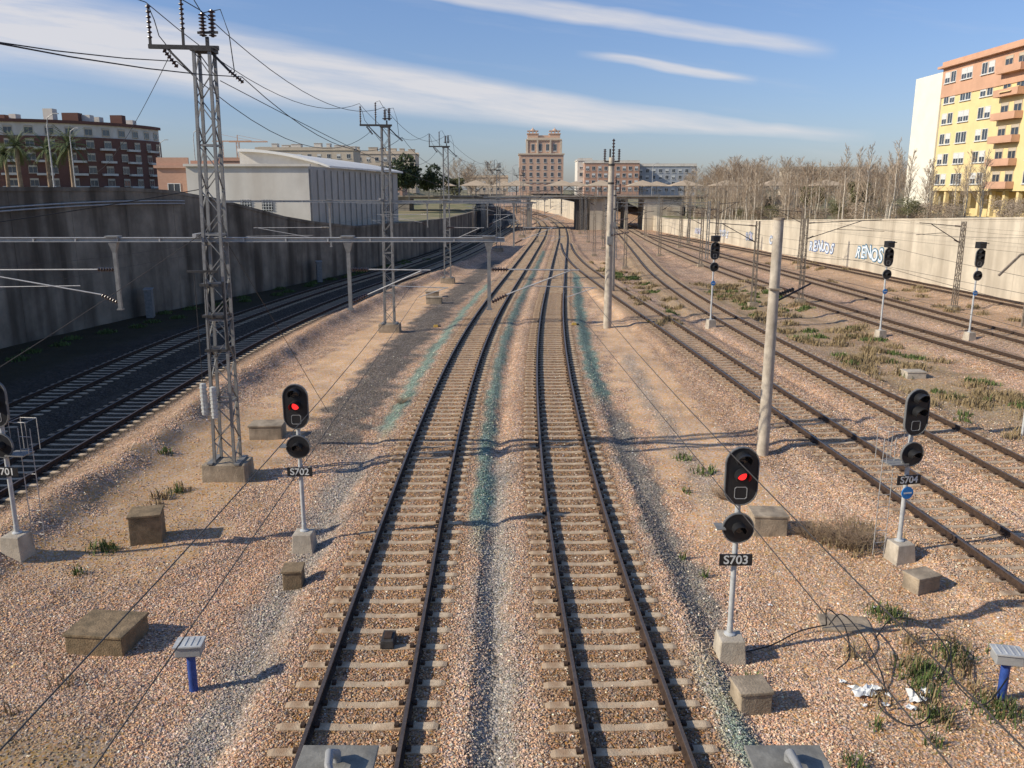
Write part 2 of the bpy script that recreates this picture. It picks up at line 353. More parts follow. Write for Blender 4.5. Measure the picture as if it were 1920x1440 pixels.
# ------------------------------------------------------------ loose stones
m,t,b=nt('ballast_stone'); M['stonebal']=m
at=t.nodes.new('ShaderNodeAttribute'); at.attribute_name='zone'; L(t,at.outputs['Color'],b.inputs['Base Color']); b.inputs['Roughness'].default_value=.9; b.inputs['Specular IOR Level'].default_value=.2
def stones(n,y0,y1,smin,smax,bias,dens1=1.0):
    yy=y0+(y1-y0)*rng.random(n)**bias
    xx=(rng.random(n)*2-1)*(.66*yy+1.2)
    c,g=zone(xx,yy)
    keep=rng.random(n)<(g*.96+.03)*np.clip((y1+2-yy)/(6*dens1),.12,1)
    keep&=(xx>-13.2)&(xx<24)
    for k in TR:
        if k=='B':continue
        d=np.abs(xx-tx(k,yy)); on=(yy>RNG[k][0])
        ph=np.abs(np.mod(yy-RNG[k][0]+.3,.6)-.3)
        keep&=~(on&(d<1.32)&(ph<.10)&(rng.random(n)>.06+.25*(d>1.1)))
        keep&=~(on&(np.abs(d-.75)<.09))
    xx=xx[keep];yy=yy[keep];c=c[keep];n=len(xx)
    zz=gz(xx,yy)
    r=(smin+(smax-smin)*rng.random(n)**1.8)/2
    base=np.array([[1,0,0],[-1,0,0],[0,1,0],[0,-1,0],[0,0,1],[0,0,-1]],float)
    V=base[None]*np.ones((n,1,1))+rng.normal(0,.28,(n,6,3))
    V*=(.75+.5*rng.random((n,1,3)))
    V[...,2]*=.7
    a=rng.random(n)*2*PI;ca,sa=np.cos(a)[:,None],np.sin(a)[:,None]
    vx=V[...,0]*ca-V[...,1]*sa; vy=V[...,0]*sa+V[...,1]*ca
    b2=rng.normal(0,.35,n);cb,sb=np.cos(b2)[:,None],np.sin(b2)[:,None]
    vz=V[...,2]*cb+vx*sb; vx=vx*cb-V[...,2]*sb
    V=np.stack([vx,vy,vz],-1)*r[:,None,None]
    V+=np.stack([xx,yy,zz+r*.18],-1)[:,None,:]
    f0=np.array([[0,2,4],[2,1,4],[1,3,4],[3,0,4],[2,0,5],[1,2,5],[3,1,5],[0,3,5]])
    Fc=(f0[None]+(np.arange(n)*6)[:,None,None]).reshape(-1,3)
    lum=np.exp(rng.normal(.0,.23,(n,1)))
    colr=c*lum
    w=rng.random((n,1))
    grey=colr.mean(-1,keepdims=True)*np.array([1.0,.95,.88])
    colr=np.where(w<.17,colr*.4+grey*.6,colr)
    colr=np.where((w>.20)&(w<.30),colr*np.array([1.0,.84,.70]),colr)
    colr=np.where(w>.95,np.array([.74,.61,.46])*lum,colr)
    colr=colr*(1+rng.normal(0,.035,(n,3)))
    colr=np.clip(colr,.02,.85)
    A=np.concatenate([colr,np.ones((n,1))],-1)[:,None,:]*np.ones((1,6,1))
    return V.reshape(-1,3),Fc,A.reshape(-1,4)
P1=stones(330000,8.5,24,.024,.058,.85); P2=stones(150000,21,46,.032,.07,.8,2.5)
V=np.concatenate([P1[0],P2[0]]);Fc=np.concatenate([P1[1],P2[1]+len(P1[0])]);A=np.concatenate([P1[2],P2[2]])
so=bpy.data.objects.new('gravel',np_mesh('gravel',V,Fc,3,['stonebal'],A)); COL.objects.link(so)
props(so,'loose pink and grey ballast stones lying on the ground','gravel',kind='stuff')
# ------------------------------------------------------------ tracks
def sleeper_mb(mb=None,o=(0,0,0),rz=0,simple=False):
    mb=mb or MB()
    secs=[(-1.3,.08,.004),(-1.22,.105,.018),(-.5,.105,.014),(-.25,.095,-.004),(.25,.095,-.004),(.5,.105,.014),(1.22,.105,.018),(1.3,.08,.004)]
    if simple: secs=[(-1.3,.105,.016),(1.3,.105,.016)]
    vs=[];cs,sn=math.cos(rz),math.sin(rz)
    for x,w,h in secs:
        for yy,zz in((-w,-.14),(w,-.14),(w*.86,h),(-w*.86,h)):
            vs.append((o[0]+x*cs-yy*sn,o[1]+x*sn+yy*cs,o[2]+zz))
    k=len(secs);fs=[]
    for i in range(k-1):
        for j in range(4): fs.append((i*4+j,(i+1)*4+j,(i+1)*4+(j+1)%4,i*4+(j+1)%4))
    fs.append((0,1,2,3));fs.append(tuple((k-1)*4+j for j in(3,2,1,0)))
    mb.add(vs,fs,0)
    if not simple:
        for sx in(-.75,.75):
            for d in(-.115,.115): mb.box((o[0]+sx+d,o[1],o[2]+.04),(.07,.10,.05),1)
    return mb
slm=sleeper_mb().mesh('sleeper',['sleeper','rust'])
LAB={'ML':'straight ballasted track with concrete sleepers and brown rails','MR':'ballasted main track curving away between gravel shoulders',
'T3':'rusty side track diverging from the main line on pink gravel','T4':'rusty siding track with concrete sleepers in gravel','T5':'brown railed siding track beside dry weeds',
'T6':'brown railed siding track crossing the gravel yard','T7':'rusty track running at the foot of the beige wall','A':'shaded track beside the dark retaining wall','B':'shaded outer track below the dark retaining wall'}
def rail_mesh(k,side):
    y0,y1=RNG[k]; yy=[y0]
    while yy[-1]<y1: yy.append(yy[-1]+(1.0 if yy[-1]<60 else 2.5))
    yy=np.array(yy); xx=tx(k,yy); dx=np.gradient(xx,yy)
    prof=[(-.07,.015),(.07,.015),(.07,.028),(.010,.048),(.010,.122),(.033,.136),(.033,.168),(.026,.175),(-.026,.175),(-.033,.168),(-.033,.136),(-.010,.122),(-.010,.048),(-.07,.028)]
    n=len(prof);vs=[];fs=[];mi=[]
    for i in range(len(yy)):
        l=math.hypot(1,dx[i]); nxv,nyv=1/l,-dx[i]/l
        for px,pz in prof:
            o=px+side*.752; vs.append((xx[i]+nxv*o,yy[i]+nyv*o,Z0[k]+pz))
    for i in range(len(yy)-1):
        for j in range(n):
            fs.append((i*n+j,i*n+(j+1)%n,(i+1)*n+(j+1)%n,(i+1)*n+j)); mi.append(1 if j in(6,7,8) else 0)
    fs.append(tuple(range(n))[::-1]);mi.append(0);fs.append(tuple((len(yy)-1)*n+j for j in range(n)));mi.append(0)
    mb=MB();mb.v=vs;mb.f=fs;mb.m=mi; return mb
for k in TR:
    th=thing('railway_track',LAB[k],'railway track',(0,0,0),group='railway tracks of the yard')
    for sd in(-1,1): rail_mesh(k,sd).obj('rail',['rust','railtop'],th)
    y0,y1=RNG[k]; cnt=0; yy=y0; rest=MB()
    vis={'ML':9,'MR':9}.get(k,y0)
    while yy<min(y1,260):
        x0=float(tx(k,yy)); sl=float(tx(k,yy+1)-tx(k,yy-1))/2; rz=-math.atan(sl)
        jit=random.uniform(-.025,.025)
        if yy>=vis and cnt<100:
            inst(slm,'sleeper',th,(x0+jit,yy,Z0[k]+random.uniform(-.006,.004)),rz+random.uniform(-.015,.015)); cnt+=1
        else: sleeper_mb(rest,(x0,yy,Z0[k]),rz,simple=yy>30)
        yy+=.6
    o=rest.obj('sleepers',['sleeper','rust'],th); o['kind']='stuff'
# ------------------------------------------------------------ retaining walls
def wall(name,label,fx,ft,y0,y1,base,th,mat_,side,panel=3.0,coping=.25):
    t_=thing(name,label,'retaining wall',(float(fx(y0)),y0,base))
    mb=MB();cp=MB(); yy=y0; ox,oy=float(fx(y0)),y0
    while yy<y1-.1:
        ya,yb=yy,min(yy+panel,y1)
        pa=Vector((float(fx(ya))-ox,ya-oy,0));pb=Vector((float(fx(yb))-ox,yb-oy,0))
        d=(pb-pa).normalized(); n=Vector((d.y,-d.x,0))*side
        g=d*.011
        for (dst,off,mi) in((th,0,0),(th-.03,-.03,0)):
            a,bq=(pa+g,pb-g) if off==0 else (pa,pb)
            f0=n*off; bk=-n*th
            za,zb=float(ft(ya))-base,float(ft(yb))-base
            if off<0: za-=.01;zb-=.01
            vs=[a+f0,bq+f0,bq+bk+n*(.01 if off==0 else 0),a+bk+n*(.01 if off==0 else 0)]
            vs=vs+[v+Vector((0,0,z)) for v,z in zip(vs,(za,zb,zb,za))]
            mb.add(vs,[(3,2,1,0),(4,5,6,7),(0,1,5,4),(1,2,6,5),(2,3,7,6),(3,0,4,7)],0)
        q=[pa+n*.06,pb+n*.06,pb-n*(th+.06),pa-n*(th+.06)]
        lo=[v+Vector((0,0,z+.003)) for v,z in zip(q,(za,zb,zb,za))]; hi=[v+Vector((0,0,coping)) for v in lo]
        cp.add(lo+hi,[(3,2,1,0),(4,5,6,7),(0,1,5,4),(1,2,6,5),(2,3,7,6),(3,0,4,7)],0)
        yy+=panel
    mb.obj('wall_panels',[mat_],t_); cp.obj('coping',[mat_],t_); return t_
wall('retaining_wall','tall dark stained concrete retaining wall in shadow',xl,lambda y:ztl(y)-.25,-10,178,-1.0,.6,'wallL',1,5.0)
wr=wall('retaining_wall','sunlit beige concrete retaining wall with graffiti',xr,lambda y:ztr(y)-.15,30,200,-.6,.5,'wallR',-1,4.0,.15)
wb=align([(17.5,188),(18.3,225),(15.5,300),(4.0,480)],6)
wall('retaining_wall','pale low concrete wall following the track curve',lambda y:np.interp(y,YG,wb),lambda y:np.interp(y,[188,300,480],[4.2,5.2,6]),214,420,-.5,.5,'wallR',-1,6.0,.15)
for zz,dz in((7.35,.0),(7.05,.1)):
    mb=MB(); mb.tube([(float(xl(q_))+.22,q_,zz+.25*math.sin(q_*.13)+dz) for q_ in np.arange(36,67,1.5)],.05,6)
    props(mb.obj('wall_pipe',['galvL']),'pale conduit pipe running along the dark wall','pipe','conduit pipes on the wall')
for yq in(60.0,84.0):
    xq=float(xl(yq))+1.0; th=thing('electrical_cabinet','grey electrical cabinet at the foot of the wall','electrical cabinet',(xq,yq,float(gz(xq,yq))),-PI/2+.3,group='electrical cabinets by the wall')
    MB().box((0,0,1.0),(1.1,.5,2.0)).obj('cabinet_body',['galv'],th,bevel=.02); MB().box((0,0,2.04),(1.2,.6,.08)).obj('cabinet_roof',['greyp'],th)
    MB().box((0,-.26,1.0),(.9,.02,1.7)).obj('door',['greyp'],th)
def plateau(name,label,rows):
    mb=MB(); k=len(rows[0])
    vs=[p for r in rows for p in r]; fs=[]
    for i in range(len(rows)-1):
        for j in range(k-1): fs.append((i*k+j,i*k+j+1,(i+1)*k+j+1,(i+1)*k+j))
    mb.add(vs,fs); o=mb.obj(name,['plateau']); return props(o,label,'ground',kind='structure')
rows=[]
for yv in list(np.arange(-10,240,5))+[260,300,360,480,700,1500,3000]:
    yc=min(yv,500.); x0=float(xl(yc))-.3; z=float(ztl(yc))-.3
    if yv>=200: x0=min(x0,-9)
    if yv>=500: x0=-30;z=6
    zi=8.15 if yv<480 else 6.5
    if yv<66: z=zi=8.2
    rows.append([(-2500,yv,zi if yv<900 else 6),(-120,yv,zi),(min(-42,x0-3),yv,zi),(min(-35,x0-1.5),yv,min(z+.2,zi)),(x0,yv,z)])
plateau('terrain','raised earth terrace behind the dark wall',rows)
rows=[]
for yv in list(np.arange(20,240,5))+[260,300,360,480,700,1500,3000]:
    yc=min(yv,260.); x0=float(xr(yc))+.3; z=float(ztr(yc))-.1
    if yv>214: x0=max(min(x0,32),21)
    if yv>420: x0=22; z=6
    rows.append([(x0,yv,z),(x0+30,yv,z+.1),(120,yv,z+.3),(2500,yv,max(z,5))])
plateau('terrain','raised earth terrace behind the beige wall',rows)
def text_mesh(txt,size,mt,depth=0.002,bold=0,name='lettering',shear=0):
    cu=bpy.data.curves.new('txt','FONT'); cu.body=txt; cu.size=size; cu.align_x='CENTER'; cu.align_y='CENTER'; cu.extrude=depth; cu.offset=bold; cu.shear=shear
    ob=bpy.data.objects.new('txt',cu); me=bpy.data.meshes.new_from_object(ob); bpy.data.objects.remove(ob)
    me.transform(Matrix.Rotation(PI/2,4,'X')); me.materials.clear(); me.materials.append(M[mt]); me.name=name
    return me
M['gw']=mat('graffiti_white',(.66,.72,.76),.8,.3,2); M['gt']=mat('graffiti_teal',(.08,.20,.30),.8,.3,5); M['gp']=mat('graffiti_blue',(.12,.20,.42),.8,.3,5); M['gm']=mat('graffiti_mauve',(.44,.42,.52),.8,.3,5)
def graf(txt,yy,z,size,m1,m2,sp=.74):
    sl=float(xr(yy+2)-xr(yy-2))/4
    ang=-PI/2-math.atan(sl); n=Vector((-1,sl,0)).normalized()
    q=random.Random(txt+'x')
    for i,chh in enumerate(txt):
        off=(i-(len(txt)-1)/2)*size*sp
        yc=yy-off; x=float(xr(yc)); s=size*q.uniform(.95,1.25); zz=z+q.uniform(-.12,.12)*size; sh=q.uniform(-.25,.35)
        p=Vector((x,yc,zz))-Vector((float(xr(30)),30,-.6))
        inst(text_mesh(chh,s,m2,.003+.0007*i,.13*size/2,'graffiti_outline',sh),'graffiti_outline',wr,p+n*(.05),ang)
        inst(text_mesh(chh,s*.97,m1,.002,.035*size/2,'graffiti_lettering',sh),'graffiti_lettering',wr,p+n*.068,ang)
graf('RENOS',90.5,1.7,1.75,'gw','gt'); graf('RENUOS',102.5,1.6,1.55,'gw','gp'); graf('CREW',117,1.4,1.45,'gw','gp'); graf('SOK',127,1.4,1.4,'gm','gt'); graf('TOBE',138,1.3,1.3,'gw','gm'); graf('AKME',151,1.1,1.2,'gm','gw')
# ------------------------------------------------------------ catenary masts
def bar_lattice(mb,h,w0,w1,panel=.62,leg=.075,br=.04):
    def W(z): return (w0+(w1-w0)*z/h)/2
    for sx in(-1,1):
        for sy in(-1,1): mb.beam((sx*W(0),sy*W(0),0),(sx*W(h),sy*W(h),h),leg)
    n=int(h/panel); zs=[i*h/n for i in range(n+1)]
    for i in range(n):
        a,b_=zs[i],zs[i+1]; wa,wb_=W(a),W(b_); s=1 if i%2 else -1
        for sg in(-1,1):
            mb.beam((s*wa,sg*wa,a),(-s*wb_,sg*wb_,b_),br,br*.6)
            mb.beam((sg*wa,-s*wa,a),(sg*wb_,s*wb_,b_),br,br*.6)
        if i%4==0 and i:
            for sg in(-1,1):
                mb.beam((-wa,sg*wa,a),(wa,sg*wa,a),br*1.5); mb.beam((sg*wa,-wa,a),(sg*wa,wa,a),br*1.5)
def cantilever(th,x0,x1,zt=6.15,zb=5.2):
    s=1 if x1>x0 else -1
    mb=MB()
    mb.tube([(x0+s*.55,0,zt),(x1+s*.25,0,zt-.02)],.022,6,0)
    mb.tube([(x0+s*.5,0,zb+.22),(x1,0,zt-.03)],.022,6,0)
    mb.tube([(x0+s*1.1,0,zb+.48),(x1+s*.75,0,zb+.42)],.015,6,0)
    mb.tube([(x1+s*.7,0,zb+.42),(x1-s*.1,0,zb+.15)],.013,6,0)
    mb.insul((x0+s*.08,0,zt),(x0+s*.55,0,zt),.07,6,1)
    mb.insul((x0+s*.08,0,zb),(x0+s*.52,0,zb+.22),.07,6,1)
    mb.obj('cantilever',['galvL','insul'],th)
def mast(x,y,label,first=False,h=12.2,beam=True,bl=None,zb=7.0,tilt=0):
    g=float(gz(x,y)); th=thing('catenary_mast',label,'catenary mast',(x,y,g),group='steel lattice catenary masts')
    MB().box((0,0,.22),(1.35,.9,.62),0,0,.96).obj('concrete_base',['conc'],th,bevel=.03)
    P_=[]
    mb=MB(); bar_lattice(mb,h,.60,.42,.60,.078,.038)
    for sx in(-.4,.4): mb.box((sx,0,.56),(.16,.9,.05))
    P_.append(mb.obj('lattice_column',['galv'],th))
    mb=MB(); mb.box((0,0,h+.05),(.58,.58,.1)); mb.beam((.4,0,h+.12),(-1.5,0,h+.12),.09,.11); mb.beam((-.2,-.1,h-.7),(-1.0,0,h+.08),.05)
    mb.beam((-.55,0,h+.1),(-.55,0,h+.6),.06); mb.beam((-1.45,0,h+.1),(-1.45,0,h+.35),.06); mb.beam((.1,0,h+.1),(.1,0,h+.4),.08)
    mb.beam((.1,0,h+.1),(.65,0,h-.45),.06); mb.beam((-.15,0,h+.5),(.4,0,h+.52),.06)
    P_.append(mb.obj('head_frame',['dsteel'],th))
    for a,b_,r in(((-1.45,0,h+.3),(-1.45,0,h+1.2),.07),((-.55,0,h+.55),(-.55,0,h+1.4),.07),((.0,0,h+.4),(.0,0,h+1.0),.11),((.24,.05,h+.4),(.24,.05,h+1.1),.11)):
        P_.append(MB().insul(a,b_,r,7).obj('insulator',['insul'],th,smooth=False))
    P_.append(MB().insul((-1.1,0,h+.05),(-.75,0,h-.4),.07,6).obj('insulator',['insul'],th))
    P_.append(MB().insul((.65,0,h-.45),(1.0,.1,h-.75),.07,6).obj('insulator',['insul'],th))
    jl=MB(); jl.tube([(-1.45,0,h+1.2),(-1.3,0,h+.8),(-1.2,0,h+.4),(-.9,.05,h+.0)],.014,5); jl.tube([(.0,0,h+1.0),(.5,0,h+1.1),(.7,0,h+.5),(.8,0,h-.5)],.014,5)
    jl.tube([(-.55,0,h+1.4),(-.3,0,h+1.5),(0,0,h+1.0)],.014,5); P_.append(jl.obj('jumper_cable',['cable'],th))
    for o_ in P_: o_.rotation_euler[1]=tilt
    if beam:
        zz=zb-g; A=float(tx('A',y))-x; ml=float(tx('ML',y))-x; mr=float(tx('MR',y))-x
        x0=bl if bl is not None else A-2.0; x1=mr-1.9
        mb=MB()
        mb.beam((x0,0,zz+.055),(x1,0,zz+.055),.20,.016); mb.beam((x0,0,zz-.055),(x1,0,zz-.055),.20,.016); mb.beam((x0,0,zz),(x1,0,zz),.03,.09)
        q=x0
        while q<x1: mb.box((q,0,zz),(.04,.18,.09)); q+=1.2
        mb.beam((-.3,-.35,zz+.13),(-.3,.35,zz+.13),.1)
        mb.obj('cross_beam',['galvL'],th)
        for px in(A+4.4,ml-2.1,mr-2.35):
            pb=MB(); pb.box((px,0,zz+.09),(.38,.3,.04)); pb.add([(px-.13,-.09,zz-.07),(px+.13,-.09,zz-.07),(px+.13,.09,zz-.07),(px-.13,.09,zz-.07),(px-.05,-.05,zz-.36),(px+.05,-.05,zz-.36),(px+.05,.05,zz-.36),(px-.05,.05,zz-.36)],[(0,1,5,4),(1,2,6,5),(2,3,7,6),(3,0,4,7),(0,3,2,1),(4,5,6,7)])
            pb.beam((px,0,zz-.34),(px,0,5.0-g),.10,.095); pb.box((px,0,5.0-g),(.16,.14,.04)); pb.obj('drop_post',['galv'],th)
        cantilever(th,A+4.4,A,6.15-g,5.2-g); cantilever(th,ml-2.1,ml,6.15-g,5.2-g); cantilever(th,mr-2.35,mr,6.15-g,5.2-g)
    if first:
        for dx,zc in((-.36,2.1),(-.08,2.0)):
            mb=MB(); mb.lathe([(.03,0),(.09,.02),(.09,.95),(.03,.97)],(dx,-.5,zc),12)
            for i in range(7): mb.lathe([(.105,0),(.105,.03)],(dx,-.5,zc+.1+i*.12),12)
            mb.obj('tension_weight',['insulw'],th)
        mb=MB(); mb.tube([(-.36,-.5,3.1),(-.36,-.45,6.3)],.012,5); mb.tube([(-.08,-.5,3.0),(-.08,-.45,6.3)],.012,5); mb.beam((-.55,-.45,6.3),(.3,-.4,6.3),.06)
        mb.obj('weight_rope',['dsteel'],th)
        mb=MB()
        for zc in(4.0,5.0,5.9): mb.box((.04,-.02,zc),(.64,.64,.07))
        mb.beam((.38,-.3,4.0),(.38,-.3,6.0),.06); mb.obj('clamp_band',['dsteel'],th)
    return th
mast(-8.65,24.2,'tall grey lattice mast on concrete block beside red signal',True,12.2,bl=-9.8,zb=7.0,tilt=.022)
MST=[(-8.4,24.2,12.2),(-7.5,51.4,12.2),(-6.0,78.2,12.2),(-1.9,118.6,11.0),(1.8,155,11.0)]
mast(-7.6,51.4,'grey lattice mast with cross beam on gravel strip',zb=7.7,tilt=.01)
mast(-6.0,78.2,'grey lattice mast with insulators beside dark ballast',zb=7.2)
mast(-1.9,118.6,'distant grey lattice mast between the tracks',h=11,zb=7.0)
mast(1.8,155,'distant grey lattice mast near the bridge',h=11,zb=7.0)
# ------------------------------------------------------------ wires
def wire(pts,sag,r,label,group,mt='wire',name='overhead_wire',n=10):
    P=[]
    for a,b_ in zip(pts[:-1],pts[1:]):
        a=Vector(a);b_=Vector(b_)
        for i in range(n):
            q=i/n; p=a.lerp(b_,q); p.z-=sag*4*q*(1-q); P.append(p)
    P.append(Vector(pts[-1])); mb=MB(); mb.tube(P,r,5,0); o=mb.obj(name,[mt]); props(o,label,'wire',group); return o
GY=[-3.,24.2,51.4,78.2,118.6,155,178]
for k in('ML','MR','A'):
    stag=[.2,-.2,.2,-.2,.2,-.2,.2]
    wire([(float(tx(k,y))+s*.7,y,5.35) for y,s in zip(GY,stag)],.03,.0055,'thin contact wire above the track','contact and messenger wires')
    pts=[(float(tx(k,y)),y,6.15) for y in GY]
    wire(pts,.35,.0055,'thin sagging messenger wire above the track','contact and messenger wires')
for k,ylist in(('T3',[-3,26.6,52.9,80,110]),('T4',[5,34,62.5,93.7,130,170]),('T5',[10,40,62.5,93.7,130,170]),('T6',[10,40,62.5,93.7,130,160]),('T7',[30,61,93.7,130,158])):
    wire([(float(tx(k,y)),y,5.4) for y in ylist],.05,.0065,'thin contact wire above the siding','contact and messenger wires')
    wire([(float(tx(k,y)),y,6.2) for y in ylist],.4,.0065,'thin sagging messenger wire above the siding','contact and messenger wires')
def mpt(i,dx,dz): x,y,h=MST[i]; return (x+dx,y,h+dz)
for dx,dz,sg,bk in((-.75,-.4,1.6,(-9.5,-20,12.5)),(1.0,-.8,1.3,(-7.2,-20,11.5)),(-1.45,1.1,1.2,(-14,-20,16)),(.0,.9,1.1,(-6,-20,16))):
    pts=[bk]+[mpt(i,dx,dz) for i in range(5)]
    wire(pts,sg,.013,'dark feeder cable sagging between the mast tops','feeder cables between masts','cable',n=14)
wire([(-8.0,24.2,11.3),(1.0,150,8.8)],2.2,.012,'dark feeder cable running to distant masts','feeder cables between masts','cable',n=24)
wire([(-9.3,24.2,12),(-29,60,9.5)],.5,.010,'thin stay cable from mast top to wall','feeder cables between masts','cable',n=14)
wire([(-8.3,24.2,7.2),(-7.0,30.8,0.1)],.0,.010,'thin back stay from mast to concrete block','mast stays','wire')
wire([(-8.8,24.2,7.2),(-16.0,10,1.0)],.3,.010,'thin cable sloping from mast to the ground','mast stays','wire')
wire([(-8.8,24.2,8.4),(-22.0,12,6.5)],.3,.012,'thin cable sloping from mast to the wall','mast stays','cable')
# ------------------------------------------------------------ concrete poles
def cpole(x,y,h,r0,r1,label,top=True):
    g=float(gz(x,y)); th=thing('concrete_pole',label,'pole',(x,y,g-.05),group='round concrete poles')
    MB().lathe([(r0,0),(r0*.9+r1*.1,h*.1),((r0+r1)/2,h*.5),(r1,h)],(0,0,0),20).obj('pole_shaft',['concL'],th,smooth=True)
    if top:
        mb=MB()
        for zc in(h-.5,h-1.6): mb.lathe([(r1+.03,0),(r1+.03,.12)],(0,0,zc),14)
        mb.beam((-.1,0,h-.4),(-.1,0,h+.5),.09); mb.beam((-.45,0,h-.25),(.5,0,h-.25),.08); mb.beam((.1,0,h-.2),(.1,0,h+.7),.07)
        mb.obj('head_frame',['dsteel'],th)
        for dx in(-.42,.1,.45): MB().insul((dx,0,h-.2),(dx,0,h+.5 if dx!=.1 else h+1.1),.10,7).obj('insulator',['insul'],th)
        MB().insul((0,-.2,5.9),(1.2,-.1,6.1),.07,7).obj('insulator',['insul'],th)
        mb=MB(); mb.box((0,-.25,5.6),(.35,.3,.5)); mb.beam((0,-.2,4.6),(0,-.2,6.6),.08); mb.obj('bracket_box',['galv'],th)
    else:
        mb=MB(); mb.lathe([(r1+.02,0),(r1+.02,.06)],(0,0,h-.02),16); mb.box((0,-.02,h*.72),(r1*2.6,r1*2.6,.05)); mb.obj('cap',['conc'],th)
        mb=MB(); mb.tube([(.15,0,5.2),(1.3,.4,5.7)],.03,6); mb.insul((.18,0,5.4),(.7,.2,5.55),.07,6); mb.obj('side_arm',['dsteel'],th)
    return th
cpole(8.35,26.6,7.75,.195,.15,'bare round concrete pole standing on pink gravel',False)
cpole(6.1,52.9,10.6,.26,.17,'tall pale concrete pole with insulators on top')
cpole(8.5,71,8.4,.22,.16,'pale concrete pole behind a similar taller one')
# ------------------------------------------------------------ siding posts
def spost(x,y,h,arm,label,rz=0):
    g=float(gz(x,y)); th=thing('catenary_post',label,'catenary post',(x,y,g),rz,group='brown steel posts in the sidings')
    MB().box((0,0,.1),(.7,.7,.4),0,0,.95).obj('concrete_base',['conc'],th)
    mb=MB(); bar_lattice(mb,h,.30,.22,.4,.05,.026); mb.obj('lattice_column',['bsteel'],th)
    mb=MB(); s=1 if arm>0 else -1
    mb.tube([(s*.15,0,h-.35),(s*.6,0,h-.32),(arm,0,h-.1)],.03,6); mb.tube([(s*.15,0,h-1.5),(arm*.75,0,h-.15)],.03,6); mb.tube([(arm*.4,0,h-.8),(arm*1.05,0,h-.95)],.02,6)
    mb.insul((s*.15,0,h-.35),(s*.65,0,h-.31),.07,5,1); mb.insul((s*.15,0,h-1.5),(s*.6,0,h-1.3),.07,5,1)
    mb.obj('cantilever',['dsteel','insul'],th)
    return th
D1='distant slim steel post near the bridge'
for (x,y,h,a,l) in[(18.1,62.5,6.3,-3.6,'thin brown steel post with bracket in gravel'),(22.0,63.5,6.3,5.6,'brown lattice post with long bracket over siding'),(32.5,61.1,6.4,-3.2,'brown lattice post near the beige wall'),
    (21.0,93.7,6.2,-4,'slim steel post with bracket in the sidings'),(32.0,93.7,6.6,-4,'slim steel post with bracket before the graffiti wall'),(29.0,120,6.2,-3,'distant slim steel post with bracket'),(12.5,93,6.4,3,'distant slim steel post beside diverging tracks'),
    (13.5,125,6.2,3.5,'distant slim steel post beside diverging tracks'),(24.8,125,6.2,3,'distant slim steel post with bracket'),(16.0,150,6.2,3,D1),(24.4,155,6.2,-3,D1),
    (12.6,140,8.5,-3,D1),(13.4,168,8.5,-3,D1),(18.6,172,7,3,D1),(10.9,112,8.2,-3.2,D1),(30.0,150,7,-3,D1),(4.1,138,8.5,3,D1),(3.6,172,8.5,3,D1),(-6.5,142,8,2.4,D1),(-10.2,122,8,2.6,D1),(-14.5,100,7.5,3,D1),(19.6,112,7.5,3,D1),(25.6,106,7.0,3,D1),(28.3,136,7.5,-3,D1),(15.2,178,9,-3,D1)]: spost(x,y,h,a,l)
def portal(x,y,w,h,label):
    th=thing('portal_frame',label,'portal frame',(x,y,float(gz(x,y))),group='light steel portal frames over the tracks')
    for s in(0,w):
        mb=MB(); bar_lattice(mb,h,.3,.25,.5,.05,.03)
        o=mb.obj('leg',['galv'],th,loc=(s,0,0))
    mb=MB()
    for dz in(-.2,.2): mb.beam((0,0,h-.4+dz),(w,0,h-.4+dz),.06)
    q=0;i=0
    while q<w-.5: mb.beam((q,0,h-.6 if i%2 else h-.2),(q+.5,0,h-.2 if i%2 else h-.6),.03); q+=.5;i+=1
    mb.obj('cross_beam',['galv'],th)
portal(13.0,106,11.5,7.2,'light steel portal frame spanning two sidings'); portal(15.3,138,13.5,7.2,'light steel portal frame spanning the sidings'); portal(2.9,170,11,7.4,'light steel portal frame over the main tracks'); portal(14.2,164,14,7.8,'light steel portal frame before the bridge'); portal(-7.5,168,10,7.0,'light steel portal frame over shaded tracks')
th=thing('portal_frame','dark bent steel portal frame over the siding','portal frame',(30.4,52.0,float(gz(30.4,52))))
mb=MB(); mb.beam((-.2,0,3.2),(1.0,0,4.5),.12); mb.beam((1.0,0,4.5),(4.2,0,4.55),.12); mb.beam((4.2,0,4.55),(6.8,0,3.2),.12); mb.beam((6.8,0,3.2),(6.8,0,0),.14); mb.beam((1.7,0,0),(1.7,0,4.5),.12)
mb.obj('frame',['bsteel'],th); MB().insul((1.4,0,4.6),(2.0,0,4.6),.1,6).obj('insulator',['insul'],th)
